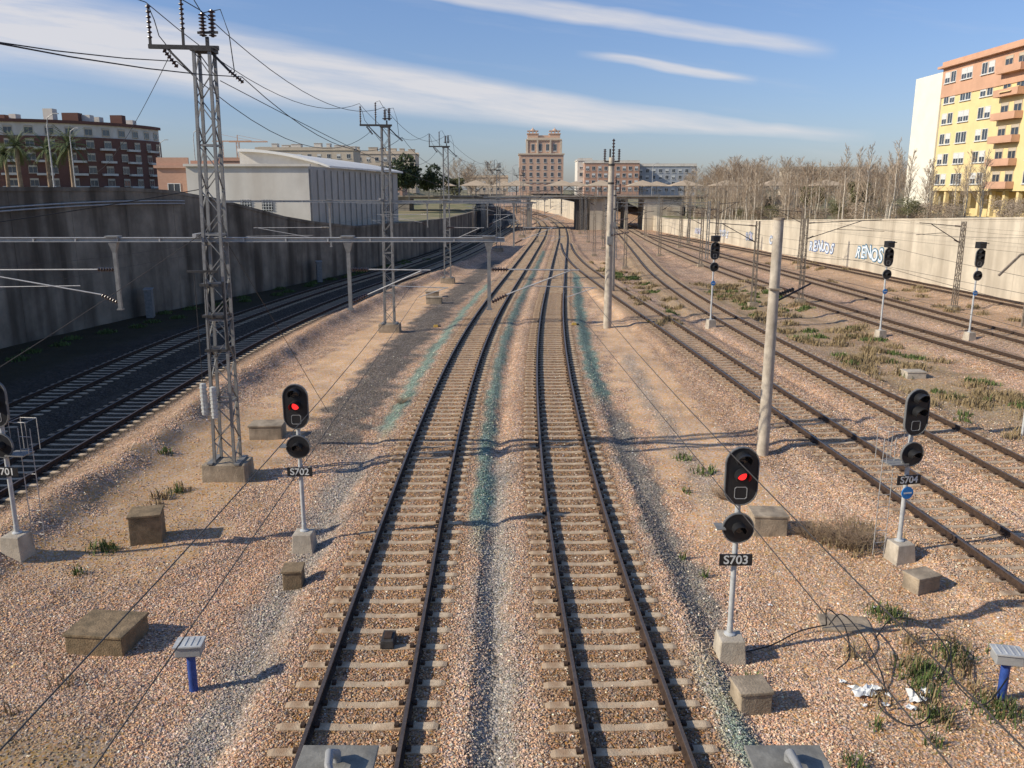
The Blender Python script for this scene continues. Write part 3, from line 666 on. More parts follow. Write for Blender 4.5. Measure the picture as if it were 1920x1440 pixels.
# ------------------------------------------------------------ signals
def stadium(w,h,zc,n=10):
    r=w/2; P=[]
    for i in range(n+1): a=PI*i/n; P.append((r*math.cos(a),zc+h/2-r+r*math.sin(a)))
    for i in range(n+1): a=PI+PI*i/n; P.append((r*math.cos(a),zc-h/2+r+r*math.sin(a)))
    return P
def circ(r,zc,n=24,x=0): return [(x+r*math.cos(2*PI*i/n),zc+r*math.sin(2*PI*i/n)) for i in range(n)]
def hood(zc,y,r=.125,l=.24,a0=-35,a1=215,x=0):
    mb=MB(); n=14;vs=[];fs=[]
    for i in range(n+1):
        a=math.radians(a0+(a1-a0)*i/n); top=.5+.5*math.sin(a)
        ll=l*(.45+.55*max(0,top))
        vs+=[(x+r*math.cos(a),y,zc+r*math.sin(a)),(x+r*math.cos(a),y-ll,zc+r*math.sin(a)),(x+(r-.012)*math.cos(a),y-ll,zc+(r-.012)*math.sin(a)),(x+(r-.012)*math.cos(a),y,zc+(r-.012)*math.sin(a))]
    for i in range(n):
        for j in range(4): fs.append((i*4+j,(i+1)*4+j,(i+1)*4+(j+1)%4,i*4+(j+1)%4))
    fs+=[(0,1,2,3),(n*4+3,n*4+2,n*4+1,n*4)]
    return mb.add(vs,fs,0)
def signal(x,y,txt,label,rz=0,lit=True,ladder=None,blue=False,box=False,hd=4.2,lamps=3):
    g=float(gz(x,y)); th=thing('railway_signal',label,'railway signal',(x,y,g),rz,group='railway light signals')
    MB().box((0,.0,.16),(.55,.55,.62),0,0,.82).obj('concrete_base',['concL'],th,bevel=.02)
    mb=MB(); mb.tube([(0,.06,.45),(0,.06,hd-.25)],.052,14); mb.lathe([(.11,0),(.11,.03),(.06,.06),(.06,.2)],(0,.06,.46),12); mb.obj('post',['postw'],th,smooth=True)
    zc=hd-.56
    head=MB(); head.extr(stadium(.56,1.06,zc),-.06,-.01,0); head.ring(stadium(.60,1.10,zc),stadium(.565,1.065,zc),-.075,-.012,1)
    head.box((0,.02,zc),(.34,.1,.8),0)
    ho=head.obj('signal_head',['black','rim'],th)
    for i,dz in enumerate((.31,.0,-.31)[:lamps]):
        if i<2:
            hood(zc+dz+.02,-.055,.135,.26).obj('lamp_hood',['black'],ho)
            r=i==1 and lit
            MB().lathe([(.085,0),(.085,.02),(.05,.035)],(0,-.06,zc+dz+.02),18,0,(0,-1,0)).obj('red_lamp' if r else 'lamp_lens',['red' if r else 'lens'],ho,smooth=True)
        else:
            q=.115; mb=MB(); P=[(-q,-q*.75),(-q*.75,-q),(q*.75,-q),(q,-q*.75),(q,q*.75),(q*.75,q),(-q*.75,q),(-q,q*.75)]
            mb.ring([(a,zc+dz+b_) for a,b_ in P],[(a*.9,zc+dz+b_*.9) for a,b_ in P],-.068,-.058,0); mb.obj('square_marker',['greyp'],ho)
    zd=hd-1.55
    d=MB(); d.extr(circ(.27,zd,28),-.06,-.01,0); d.ring(circ(.29,zd,28),circ(.272,zd,28),-.07,-.012,1); do=d.obj('repeater_disc',['black','rim'],th)
    hood(zd,-.055,.12,.24).obj('lamp_hood',['black'],do)
    MB().lathe([(.08,0),(.08,.02),(.05,.03)],(0,-.06,zd),18,0,(0,-1,0)).obj('lamp_lens',['lens'],do,smooth=True)
    if txt:
        zp=hd-2.18
        po=MB().box((0,-.03,zp),(.60,.03,.22)).obj('number_plate',['black'],th)
        inst(text_mesh(txt,.235,'white',.002,.004),'lettering',po,(0,-.049,zp))
    if blue:
        zb=(hd-2.5) if txt else hd-2.55
        bo=MB(); bo.extr(circ(.15,zb,24),-.045,-.02,0); bo=bo.obj('blue_disc_sign',['bluesign'],th)
        MB().box((0,-.05,zb),(.2,.006,.035)).obj('white_bar',['white'],bo)
    if box:
        mb=MB(); mb.box((-.0,0,hd+.18),(.42,.4,.36)); mb.box((0,-.25,hd+.3),(.42,.25,.04)); mb.obj('top_box',['black'],th)
    if ladder:
        mb=MB(); lx=ladder
        for xx in(lx-.15,lx+.15):
            mb.tube([(xx,.2,.1),(xx,.2,hd-1.2)],.011,5)
        z=.4
        while z<hd-1.3: mb.tube([(lx-.15,.2,z),(lx+.15,.2,z)],.009,5); z+=.3
        for s in(-.2,.2):
            mb.tube([(lx+s,.0,hd-1.75),(lx+s,.0,hd-1.0),(lx+s,.4,hd-1.0),(lx+s,.4,hd-1.75)],.010,5)
        mb.tube([(lx-.2,0,hd-1.0),(lx+.2,0,hd-1.0)],.010,5); mb.tube([(lx-.2,.4,hd-1.0),(lx+.2,.4,hd-1.0)],.010,5)
        mb.obj('ladder_cage',['galvL'],th)
        mb=MB(); mb.box((lx*.75,.1,hd-1.78),(abs(lx)*1.1,.4,.03)); mb.obj('platform',['galv'],th)
    elif txt:
        mb=MB(); mb.box((-.33,-.02,zd+.02),(.16,.3,.02)); mb.obj('side_step',['galv'],th)
    return th
signal(-5.1,19.1,'S702','railway signal showing red with plate S702')
signal(4.1,14.2,'S703','railway signal showing red with plate S703')
signal(9.2,18.4,'S704','unlit railway signal with blue disc and plate S704',math.radians(12),False,-.42,True)
signal(-11.66,18.3,'S701','railway signal with ladder cage and plate S701',math.radians(-6),False,.42)
for x,y in((12.5,52.0),(21.8,48.8),(26.7,48.1)): signal(x,y,None,'tall slim railway signal with small blue disc',math.radians(12),False,None,True,True,hd=5.3)
th=thing('marker_post','short white marker post with blue band','post',(18.2,28.6,float(gz(18.2,28.6))))
MB().lathe([(.05,0),(.05,2.1),(.02,2.15)],(0,0,0),10).obj('post',['postw'],th,smooth=True); MB().lathe([(.058,1.0),(.058,1.5)],(0,0,0),10).obj('blue_band',['bluesign'],th)
# ------------------------------------------------------------ concrete boxes
def cbox(x,y,sx,sy,h,mt,label,rz=0,lid=True,over=.04):
    g=float(gz(x,y)); th=thing('cable_pit',label,'concrete box',(x,y,g-.05),rz,group='concrete cable boxes on the gravel')
    MB().box((0,0,h/2),(sx,sy,h),0,0,.99).obj('box_body',[mt],th,bevel=.018)
    MB().box((0,0,h+.033),(sx+over,sy+over,.06)).obj('lid',[mt],th,bevel=.012)
    return th
cbox(-8.7,28.6,1.15,.8,.5,'conc','low concrete box with slab lid beside mast',.05)
cbox(-9.2,19.7,.75,.7,.75,'brownbox','square brown concrete box with mossy lid',.25)
cbox(-7.85,14.7,1.15,.95,.42,'brownbox','wide low brown concrete box on gravel',-.1)
cbox(-4.85,17.1,.42,.45,.45,'brownbox','small rough concrete block beside signal',.1)
cbox(6.6,20.2,.85,.7,.55,'conc','concrete box half buried behind signal',-.05)
cbox(9.0,16.9,.62,.45,.38,'conc','small tilted concrete block on gravel',.35)
cbox(4.05,12.6,.55,.5,.42,'conc','concrete box beside the track shoulder',.12)
cbox(18.9,38.4,.9,.7,.3,'concL','low concrete box in dry weeds',.0)
cbox(-6.0,64.3,1.2,.9,.5,'conc','low concrete box near lattice mast',.0)
cbox(6.75,15.4,.95,.6,.04,'conc','thin concrete cover slab lying on soil',-.15)
cbox(-6.6,69,1.1,.8,.45,'conc','low concrete box near lattice mast',.1)
def cabinet(x,y,label,rz=0):
    g=float(gz(x,y)); th=thing('junction_box',label,'junction box',(x,y,g),rz,group='trackside junction boxes')
    mb=MB(); mb.tube([(0,0,-.1),(0,0,.72)],.075,14); mb.lathe([(.12,0),(.12,.03)],(0,0,.70),14); mb.obj('post',['blue'],th,smooth=True)
    mb=MB(); mb.box((0,0,.82),(.44,.32,.17),0,0,.97); ob=mb.obj('case',['greyp'],th,bevel=.015)
    mb=MB(); mb.box((0,0,.93),(.48,.36,.035))
    for i in range(4): mb.box((-.15+i*.1,0,.95),(.03,.28,.015))
    mb.obj('ribbed_lid',['postw'],th,bevel=.006)
    return th
cabinet(-5.6,13.1,'grey junction box on short blue post in gravel',.1); cabinet(8.5,12.9,'grey junction box on blue post among weeds',-.2)
x0=float(tx('ML',14.3)); th=thing('track_magnet','small black track device bolted between the rails','track device',(x0+.15,14.35,.0),.0)
mb=MB(); mb.box((0,0,.08),(.26,.46,.15),0,0,.9).obj('casing',['dsteel'],th,bevel=.01); MB().box((0,0,.165),(.14,.24,.03)).obj('cover',['rust'],th)
for x,y in((-4.9,53.2),(3.95,52.6),(8.9,53.6)):
    th=thing('trackside_box','small yellow trackside box on the ballast','trackside box',(x,y,float(gz(x,y))),group='yellow trackside boxes')
    MB().box((0,0,.08),(.32,.22,.15),0,0,.85).obj('casing',['yellow'],th,bevel=.02); MB().box((.24,0,.06),(.16,.14,.09)).obj('connector',['dsteel'],th)
# ------------------------------------------------------------ cables and litter
def cable(pts,label,r=.013):
    P=[Vector((p[0],p[1],p[2] if p[2]<.1 else p[2]*.62)) for p in pts]; Q=[]
    for i in range(len(P)-1):
        p0=P[max(i-1,0)];p1=P[i];p2=P[i+1];p3=P[min(i+2,len(P)-1)]
        for k in range(7):
            t_=k/7; Q.append(.5*((2*p1)+(-p0+p2)*t_+(2*p0-5*p1+4*p2-p3)*t_*t_+(-p0+3*p1-3*p2+p3)*t_**3))
    Q.append(P[-1]); mb=MB(); mb.tube(Q,r,6); o=mb.obj('cable',['cable'],smooth=True); props(o,label,'cable','loose black cables on the ground'); return o
cl='loose black cable looping above weeds and litter'
cable([(6.3,15.2,-.1),(6.25,15.1,.5),(6.35,14.5,.45),(6.2,13.8,.1),(5.9,13.6,-.1)],cl)
cable([(6.35,15.2,-.1),(6.5,15.0,.4),(6.6,14.2,.35),(6.6,13.4,.0),(6.5,12.9,-.15)],cl)
cable([(7.0,14.6,-.1),(7.4,14.8,.4),(7.9,14.6,.45),(8.0,13.8,.2),(7.6,13.3,-.12)],cl)
cable([(7.9,14.6,-.1),(8.2,14.2,.2),(7.9,13.5,.2),(7.7,12.9,.05),(7.9,12.4,.0),(8.5,12.8,.4)],cl)
cable([(6.4,13.0,-.15),(6.2,12.4,-.1),(6.5,12.0,-.12),(6.9,12.2,.0),(6.85,12.9,.1)],cl)
cable([(4.4,14.2,-.1),(5.0,14.5,-.13),(5.7,15.0,-.12),(6.3,15.2,-.1)],cl)
for i,(x,y,s) in enumerate([(6.1,12.95,.17),(6.35,13.05,.09),(6.95,12.75,.13),(6.75,12.5,.07),(5.9,13.3,.06),(7.2,12.95,.08),(6.35,12.6,.06),(5.5,16.3,.05),(7.6,16.0,.05),(6.5,12.85,.05),(7.05,12.45,.05),(6.0,12.6,.05)]):
    r_=random.Random(i); mb=MB(); n=6; g=float(gz(x,y))
    vs=[(x+(a/(n-1)-.5)*s*2*r_.uniform(.6,1.3),y+(b_/(n-1)-.5)*s*1.6*r_.uniform(.6,1.3),g+.03+abs(r_.gauss(0,s*.35))) for a in range(n) for b_ in range(n)]
    fs=[(a*n+b_,a*n+b_+1,(a+1)*n+b_+1,(a+1)*n+b_) for a in range(n-1) for b_ in range(n-1)]
    mb.add(vs,fs); props(mb.obj('litter',['trash']),'crumpled white plastic litter among the weeds','litter','crumpled plastic litter')
# ------------------------------------------------------------ weeds
def tufts(name,label,mt,spots,hmin,hmax,dens,wd=.012):
    mb=MB(); r_=random.Random(len(spots)*3+int(hmax*100))
    for (x,y,R) in spots:
        for _ in range(int(dens*R*R)+12):
            a=r_.uniform(0,2*PI);q=R*math.sqrt(r_.random())*r_.uniform(.5,1.1); px=x+q*math.cos(a);py=y+q*math.sin(a)
            g=float(gz(px,py))-.02; h=r_.uniform(hmin,hmax)*(1.15-q/R*.6); a2=r_.uniform(0,2*PI); ln=h*r_.uniform(.15,.7)
            dx,dy=math.cos(a2),math.sin(a2); w=wd*r_.uniform(.7,1.5)*(1+y/22)
            mb.add([(px-dy*w,py+dx*w,g),(px+dy*w,py-dx*w,g),(px+dx*ln*.4+dy*w*.7,py+dy*ln*.4-dx*w*.7,g+h*.6),(px+dx*ln*.4-dy*w*.7,py+dy*ln*.4+dx*w*.7,g+h*.6),(px+dx*ln,py+dy*ln,g+h)],[(0,1,2,3),(3,2,4)])
    o=mb.obj(name,[mt]); props(o,label,'weeds',kind='stuff')
r_=random.Random(5)
gsn=[(-10,19.0,.4),(-9.8,23.0,.3),(7.4,13.6,.6),(8.3,14.2,.45),(7.0,12.2,.4),(8.2,12.5,.55),(7.7,15.7,.5),(4.3,13.3,.22),(5.2,11.0,.25),(5.9,12.0,.15),(9.3,14.2,.35),(4.4,17.6,.12),(4.1,18.6,.1),(5.8,10.6,.2),(6.7,11.6,.2),(7.2,13.0,.35),(-9.9,17.6,.2),(-11.3,15.0,.25)]
tufts('grass','dense green weed clumps among cables and boxes','grass',gsn,.08,.36,650,.007)
gs=[(-11.5,26.5,.35),(6.0,24.6,.5),(5.6,26,.4),(5.1,23,.2)]
gs+=[(r_.uniform(16.8,21.5),r_.uniform(28,72),r_.uniform(.3,.8)) for _ in range(46)]
gs+=[(r_.uniform(9.5,12.5),r_.uniform(58,95),r_.uniform(.3,.8)) for _ in range(16)]
gs+=[(float(xl(q))+r_.uniform(.6,4),q,.7) for q in np.arange(40,110,2.2)]
tufts('grass','green weeds and grass tufts on the gravel','grass',gs,.08,.34,260,.009)
ds=[(r_.uniform(16.5,22),r_.uniform(27,78),r_.uniform(.4,1.1)) for _ in range(90)]+[(8.6+r_.uniform(-.9,.9),19.6+r_.uniform(-.7,.7),.6) for _ in range(6)]
ds+=[(r_.uniform(9.2,12.8),r_.uniform(50,100),r_.uniform(.4,1.0)) for _ in range(34)]+[(r_.uniform(30,36),r_.uniform(50,100),.7) for _ in range(20)]+[(7.4+r_.uniform(-1.2,1.2),13.6+r_.uniform(-1.4,1.4),.4) for _ in range(12)]
ds+=[(-9.5+r_.uniform(-1,.8),22.8+r_.uniform(-1,1),.3) for _ in range(4)]+[(r_.uniform(-12,-7),r_.uniform(10,13.5),.3) for _ in range(8)]
tufts('dry_grass','dry straw coloured weeds on the gravel','drygrass',ds,.1,.42,170,.008)
def twigbush(x,y,R,h,n,label):
    mb=MB(); q=random.Random(int(x*10)); g=float(gz(x,y))
    for _ in range(n):
        a=q.uniform(0,2*PI); b0=q.uniform(0,R*.4); p=Vector((b0*math.cos(a),b0*math.sin(a),0)); d=Vector((math.cos(a)*q.uniform(.2,1),math.sin(a)*q.uniform(.2,1),q.uniform(.3,1)))
        l=h*q.uniform(.6,1.1); p1=p+d*l*.5; p2=p1+(d+Vector((q.gauss(0,.4),q.gauss(0,.4),q.gauss(0,.3))))*l*.45
        mb.tube([p,p1,p2],[.006,.004,.002],3,0,False)
        for _k in range(3):
            e=p1+(p2-p1)*q.random(); mb.tube([e,e+Vector((q.gauss(0,.12),q.gauss(0,.12),q.uniform(0,.15)))],[.003,.002],3,0,False)
    o=mb.obj('dry_bush',['btwig'],loc=(x,y,g)); props(o,label,'bush','dry twiggy bushes')
twigbush(8.3,19.3,.9,.75,260,'dry leafless brown bush between concrete boxes'); twigbush(7.6,19.8,.6,.6,150,'dry leafless brown bush behind the signal'); twigbush(-4.5,33,.4,.3,60,'small dry brown bush beside the track'); twigbush(6.1,22.6,.4,.4,90,'small dry brown bush near the concrete pole')
# ------------------------------------------------------------ trees
def tri(mb,p0,p1,r0,r1,mi=0): mb.tube([p0,p1],[r0,r1],3,mi,False)
def bare_tree(seed,h,up=.8,spread=.28,n1=26,thk=1.0,nsub=7):
    q=random.Random(seed); tr=MB(); cr=MB(); pts=[];x=y=0
    K=7
    for i in range(K+1):
        pts.append(Vector((x,y,h*i/K))); x+=q.gauss(0,h*.008);y+=q.gauss(0,h*.008)
    tr.tube(pts,[.012*h*(1-.93*i/K)+.012 for i in range(K+1)],7)
    for i in range(n1):
        t_=.18+.8*(i/n1)**.9; z=t_*h; j=min(int(t_*K),K-1); p=pts[j].lerp(pts[j+1],t_*K-j)
        a=q.uniform(0,2*PI); l=h*spread*(1.15-t_)*q.uniform(.7,1.3); d=Vector((math.cos(a),math.sin(a),up*q.uniform(.8,1.8))).normalized()
        p1=p+d*l*.5; d2=(d+Vector((0,0,.35))).normalized(); p2=p1+d2*l*.55
        cr.tube([p,p1,p2],[.035*thk,.022*thk,.010*thk],3,0,False)
        for k in range(nsub):
            s=q.uniform(.2,1); e=p.lerp(p1,s*2) if s<.5 else p1.lerp(p2,s*2-1); dd=(d2+Vector((q.gauss(0,.5),q.gauss(0,.5),q.uniform(0,.5)))).normalized(); l2=l*.38*q.uniform(.6,1.2)
            e2=e+dd*l2; tri(cr,e,e2,.014*thk,.007*thk)
            for _k in range(3):
                f=e.lerp(e2,q.uniform(.3,1)); tri(cr,f,f+(dd+Vector((q.gauss(0,.5),q.gauss(0,.5),.3)))*l2*.45,.010*thk,.005*thk)
    return tr,cr
def leafy(seed,R,H,zc,n,size,lobes=9):
    q=np.random.default_rng(seed); mb=MB(); cs=[]
    for _ in range(lobes):
        a=q.random()*2*PI; rr=R*.62*q.random()**.5; cs.append((rr*math.cos(a),rr*math.sin(a),zc+(q.random()-.5)*H*.7,R*(.32+.25*q.random())))
    for _ in range(n):
        c=cs[q.integers(lobes)]; d=q.normal(0,1,3); d/=np.linalg.norm(d); r=c[3]*(.55+.5*q.random()); p=np.array(c[:3])+d*r*np.array([1,1,.8])
        u=q.normal(0,1,3);u/=np.linalg.norm(u); w=np.cross(u,q.normal(0,1,3)); w/=np.linalg.norm(w)+1e-6; s=size*(.6+.8*q.random())
        mb.add([p+u*s,p-u*s*.5+w*s*.7,p-u*s*.5-w*s*.7],[(0,1,2)])
    return mb
pop=[]
for i in range(4):
    tr,cr=bare_tree(20+i,9.0+i*.3,1.1,.27,28,1.1); pop.append((tr.mesh('trunk',['bark'],True),cr.mesh('crown',['twig'])))
wide=[]
for i in range(4):
    tr,cr=bare_tree(40+i,8.6+i*.4,.55,.55,34,1.3,8); wide.append((tr.mesh('trunk',['bark'],True),cr.mesh('crown',['twig' if i%2 else 'btwig'])))
fluff=[leafy(50+i,2.6,4.5,5.5,1300,.10,9).mesh('crown',['btwig' if i<1 else ('twig' if i<2 else 'olive')]) for i in range(3)]
greenc=[leafy(70+i,3.2,4.0,4.2,2600,.22,10).mesh('crown',['leaf' if i==0 else 'olive']) for i in range(2)]
trm,_=bare_tree(99,6,1,.2,1); trunkm=trm.mesh('trunk',['bark'])
def tree(name,label,x,y,z,parts,sc,grp,rz=0,cat='tree'):
    th=thing(name,label,cat,(x,y,z-.1),rz,grp); th.scale=(sc,sc,sc)
    for nm,me in parts: inst(me,nm,th,(0,0,0))
    return th
r_=random.Random(11)
for i in range(100):
    y=r_.uniform(95,184); x=float(xr(y))+r_.uniform(2.0,16)+max(0,(y-150)*.1)
    tm,cm=pop[r_.randrange(4)]; sc=r_.uniform(.62,.95)
    tree('poplar_tree','leafless pale poplar tree behind the beige wall',x,y,float(ztr(min(y,260)))-.1,(('trunk',tm),('crown',cm)),sc,'bare poplars behind the wall',r_.uniform(0,6))
for i in range(80):
    y=r_.uniform(205,330); x=y*r_.uniform(.20,.50); tm,cm=wide[r_.randrange(4)]
    tree('bare_tree','brown winter tree beyond the railway bridge',x,y,4.5,(('trunk',tm),('crown',cm)),r_.uniform(.85,1.3),'brown winter trees beyond the bridge',r_.uniform(0,6))
for i in range(10):
    tm,cm=wide[i%4]; tree('bare_tree','brown winter tree beyond the railway bridge',r_.uniform(-18,-6) if i<5 else r_.uniform(55,75),r_.uniform(230,300),5,(('trunk',tm),('crown',cm)),r_.uniform(1.0,1.4),'brown winter trees beyond the bridge',r_.uniform(0,6))
for (x,y,s) in((-21.0,175,1.5),(-17.5,180,1.2),(-24.5,172,1.3),(-27.5,190,1.2),(-50,180,1.0),(-36,210,1.2)):
    tree('green_tree','dense dark green tree behind the white hall',x,y,6,(('trunk',trunkm),('crown',greenc[0])),s,'dark green trees',r_.uniform(0,6))
for (x,y,s) in((-15,215,1.1),(50,122,.8),(46.5,132,.7)):
    tree('olive_tree','olive green shrub tree on the terrace',x,y,4.6,(('trunk',trunkm),('crown',greenc[1])),s,'olive green trees',r_.uniform(0,6))
for i in range(110):
    y=r_.uniform(84,184); x=float(xr(y))+r_.uniform(2.5,18)
    o=bpy.data.objects.new('bush',fluff[r_.choice([0,1,0,1,1,2])]); COL.objects.link(o); s=r_.uniform(.38,.66); o.location=(x,y,float(ztr(y))-3.0*s); o.scale=(s*1.2,s*1.2,s*.85); o.rotation_euler[2]=r_.uniform(0,6)
    props(o,'brown brushy undergrowth bush behind the beige wall','bush','bushes behind the wall')
pt=MB(); pt.tube([(0,0,0),(.05,0,3),(0,.05,6)],[.32,.26,.3],9); ptm=pt.mesh('trunk',['btwig'],True)
pc=MB(); q=random.Random(3)
for i in range(64):
    a=q.uniform(0,2*PI); e=q.uniform(-.5,1.3); p=Vector((0,0,6)); d=Vector((math.cos(a)*math.cos(e),math.sin(a)*math.cos(e),math.sin(e))); prev=p
    for k in range(7):
        d=(d+Vector((0,0,-.17))).normalized(); nx_=prev+d*.45; sd=d.cross(Vector((0,0,1))).normalized()
        for s in(-1,1):
            for kk in(0,.5):
                o0=prev.lerp(nx_,kk); pc.add([o0,o0+d*.14,o0+sd*s*.46*(1-k/9)+d*.25-Vector((0,0,.12))],[(0,1,2)])
        prev=nx_
pcm=pc.mesh('crown',['palm'])
for (x,y,s) in((-83.5,146,1.3),(-78.5,146,1.2),(-73.5,144,1.3),(-96,156,1.2),(-88,150,1.1)): tree('palm_tree','palm tree with drooping green fronds',x,y,7.8,(('trunk',ptm),('crown',pcm)),s,'palm trees by the apartment block',r_.uniform(0,6))
# ------------------------------------------------------------ buildings
def win_mesh(w,h,fr='white',shut=0):
    mb=MB(); mb.box((0,.02,0),(w,.05,h),0)
    f=.07
    mb.box((-w/2,-.02,0),(f,.08,h+f),1); mb.box((w/2,-.02,0),(f,.08,h+f),1); mb.box((0,-.02,h/2),(w-f,.08,f),1); mb.box((0,-.02,-h/2),(w-f,.08,f),1); mb.box((0,-.012,0),(.05,.06,h-f),1)
    mb.box((0,-.08,-h/2-.09),(w+.25,.2,.08),1)
    if shut: mb.box((0,-.02,h/2-h*shut/2-.04),(w-f-.02,.04,h*shut),1)
    return mb.mesh('window',['glass',fr])
W1=win_mesh(1.3,1.4);W2=win_mesh(1.3,1.4,'white',.5);W3=win_mesh(1.6,1.5,'beige',.2)
def building(name,label,x,y,z,w,d,h,rz,wm,floors,bays,z0=1.6,fh=3.0,wins=(W1,W2),side=0,cor=None,group=None,cat='building'):
    th=thing(name,label,cat,(x,y,z),rz,group)
    MB().box((0,d/2,h/2),(w,d,h)).obj('walls',[wm],th)
    mb=MB(); mb.box((0,d/2,h+.15),(w+.5,d+.5,.3)); mb.box((0,.12,h+.7),(w,.2,.8)); mb.box((0,d-.12,h+.7),(w,.2,.8)); mb.obj('parapet',[cor or wm],th)
    for f in range(floors):
        for b_ in range(bays): inst(wins[(f*7+b_*3)%len(wins)],'window',th,(-w/2+w*(b_+.5)/bays,0,z0+fh*f))
        for b_ in range(side): inst(wins[(f+b_)%len(wins)],'window',th,(-w/2,d*(b_+.5)/side,z0+fh*f),-PI/2)
    return th
def roof_stuff(th,w,d,h,mt,n,seed):
    q=random.Random(seed)
    for i in range(n):
        hh=q.uniform(.8,2.6); ww=q.uniform(1.2,4)
        mb=MB(); xx=-w/2+w*(i+.5)/n; mb.box((xx,d*.4,h+.3+hh/2),(ww,3,hh)); mb.box((xx,d*.4,h+.35+hh),(ww+.3,3.3,.12)); mb.obj('rooftop_hut',[mt],th)
th=thing('apartment_building','yellow and salmon apartment building with balconies and cream end','apartment building',(61.0,112.6,5.2),-PI/2)
MB().box((0,7,9.4),(24,14,12.8)).obj('yellow_walls',['yel'],th)
MB().box((0,7,17.75),(24.3,14.3,3.9)).obj('salmon_walls',['salmon'],th)
mb=MB(); mb.box((0,6.9,19.85),(25.2,15.4,.3)); mb.box((0,-.2,20.3),(24.6,.15,.6)); mb.obj('cornice',['salmon'],th)
MB().box((-16.1,7.1,9.6),(8.0,14.6,19.4)).obj('cream_end_wall',['cream'],th)
mb=MB()
for i in range(9): mb.box((-11.5+i*2.9,.5,1.4),(.5,.5,3.2))
mb.box((0,7,1.2),(20,6,3.4)); mb.obj('ground_floor_columns',['yel'],th)
mb=MB(); mb.box((7.0,5,21.6),(7,6,3.2)); mb.box((7.0,5,23.3),(7.6,6.6,.25)); mb.box((8.5,5,24.2),(3,4,1.6)); mb.box((2.5,4.0,20.7),(1,1,1.4)); mb.obj('penthouse',['salmon'],th)
for f in range(6):
    zf=4.6+f*2.75
    for xx in(-10.6,-9.0,-6.2,-4.8,-1.2,.4,10.6): inst(W2 if (f+int(xx))%2 else W1,'window',th,(xx,-.02 if f<5 else -.17,zf))
    for xx in(4.2,7.0): inst(W3,'window',th,(xx,-.02 if f<5 else -.17,zf))
    mb=MB(); mb.box((5.6,-.55,zf-1.25),(5.2,1.0,.14)); mb.box((5.6,-1.0,zf-.82),(5.2,.08,.7)); mb.box((3.05,-.5,zf-.82),(.08,.9,.7)); mb.box((8.15,-.5,zf-.82),(.08,.9,.7)); mb.obj('balcony',['salmon'],th)
mb=MB(); mb.add([(4.5,-.05,15.4),(7.0,-.05,15.4),(7.0,-1.3,14.7),(4.5,-1.3,14.7)],[(0,1,2,3)]); mb.obj('awning',['yel'],th)
th=thing('industrial_hall','white low hall with curved white roof and louvred side','hall',(-20.8,88,4.6))
mb=MB(); mb.add([(-12.5,0,-1),(0,0,-1),(4.0,38,-1),(-12.5,38,-1),(-12.5,0,6.1),(0,0,6.1),(4.0,38,6.1),(-12.5,38,6.1)],[(3,2,1,0),(4,5,6,7),(0,1,5,4),(2,3,7,6),(3,0,4,7)],0); mb.add([(0,0,-1),(4.0,38,-1),(4.0,38,6.1),(0,0,6.1)],[(0,1,2,3)],1); mb.obj('walls',['whitepl','greypl'],th)
mb=MB(); P=[]
n=12
for yy,dx in((6,0.3),(38.5,4.2)):
    for i in range(n+1):
        a=i/n; P.append((-9.0+(9.6+dx)*a,yy,6.3+1.8*(1-a**2.0)))
    for i in range(n+1):
        a=i/n; P.append((-9.0+(9.6+dx)*a,yy,6.1+1.7*(1-a**2.0)))
k=2*(n+1); fs=[]
for i in range(n): fs+=[(i,i+1,k+i+1,k+i),(n+1+i+1,n+1+i,k+n+1+i,k+n+1+i+1),(i,n+1+i,n+2+i,i+1),(k+i+1,k+n+2+i,k+n+1+i,k+i)]
fs+=[(0,k,k+n+1,n+1),(n,n+n+1,k+n+n+1,k+n)]
mb.add(P,fs); mb.obj('curved_roof',['roofw'],th,smooth=True)
mb=MB(); mb.add([(-9,6.6,6),(0.2,6.6,6)]+[(-9.0+9.6*(1-i/8),6.6,6.1+1.7*(1-(1-i/8)**2)) for i in range(9)],[tuple(range(11))]); mb.obj('gable_panel',['whitepl'],th)
for i in range(16):
    q_=.5+i*2.3; x_=4.0*q_/38; mb=MB(); mb.box((x_+.06,q_,2.6),(.12,.5,6.4)); mb.obj('louvre_rib',['greypl'],th)
for xx in(-6.6,-4.4):
    mb=MB(); mb.box((xx,-.02,2.2),(1.1,.06,1.1),1)
    for a in range(4):
        mb.box((xx-.42+a*.28,-.07,2.2),(.05,.06,1.1),0); mb.box((xx,-.10,1.78+a*.28),(1.1,.04,.05),0)
    mb.obj('window_grille',['white','glass'],th)
mb=MB(); mb.box((-6.2,-.1,6.2),(12.9,.4,.25)); mb.obj('parapet',['whitepl'],th)
building('annex_building','low brick red annex beside white hall',-36.2,92,6.5,3.4,10,4.1,0,'bricko',1,1,1.8,3,side=0)
th=thing('apartment_building','curved shade-darkened brick apartment block with white top floor','apartment building',(-142,262,8.0)); th.scale=(1,1,1.13)
cx,cy,R=0,0,36.
def arcp(a,R=R,z=0): return (cx+R*math.cos(a),cy+R*math.sin(a),z)
a0,a1,n=math.radians(205),math.radians(360),24
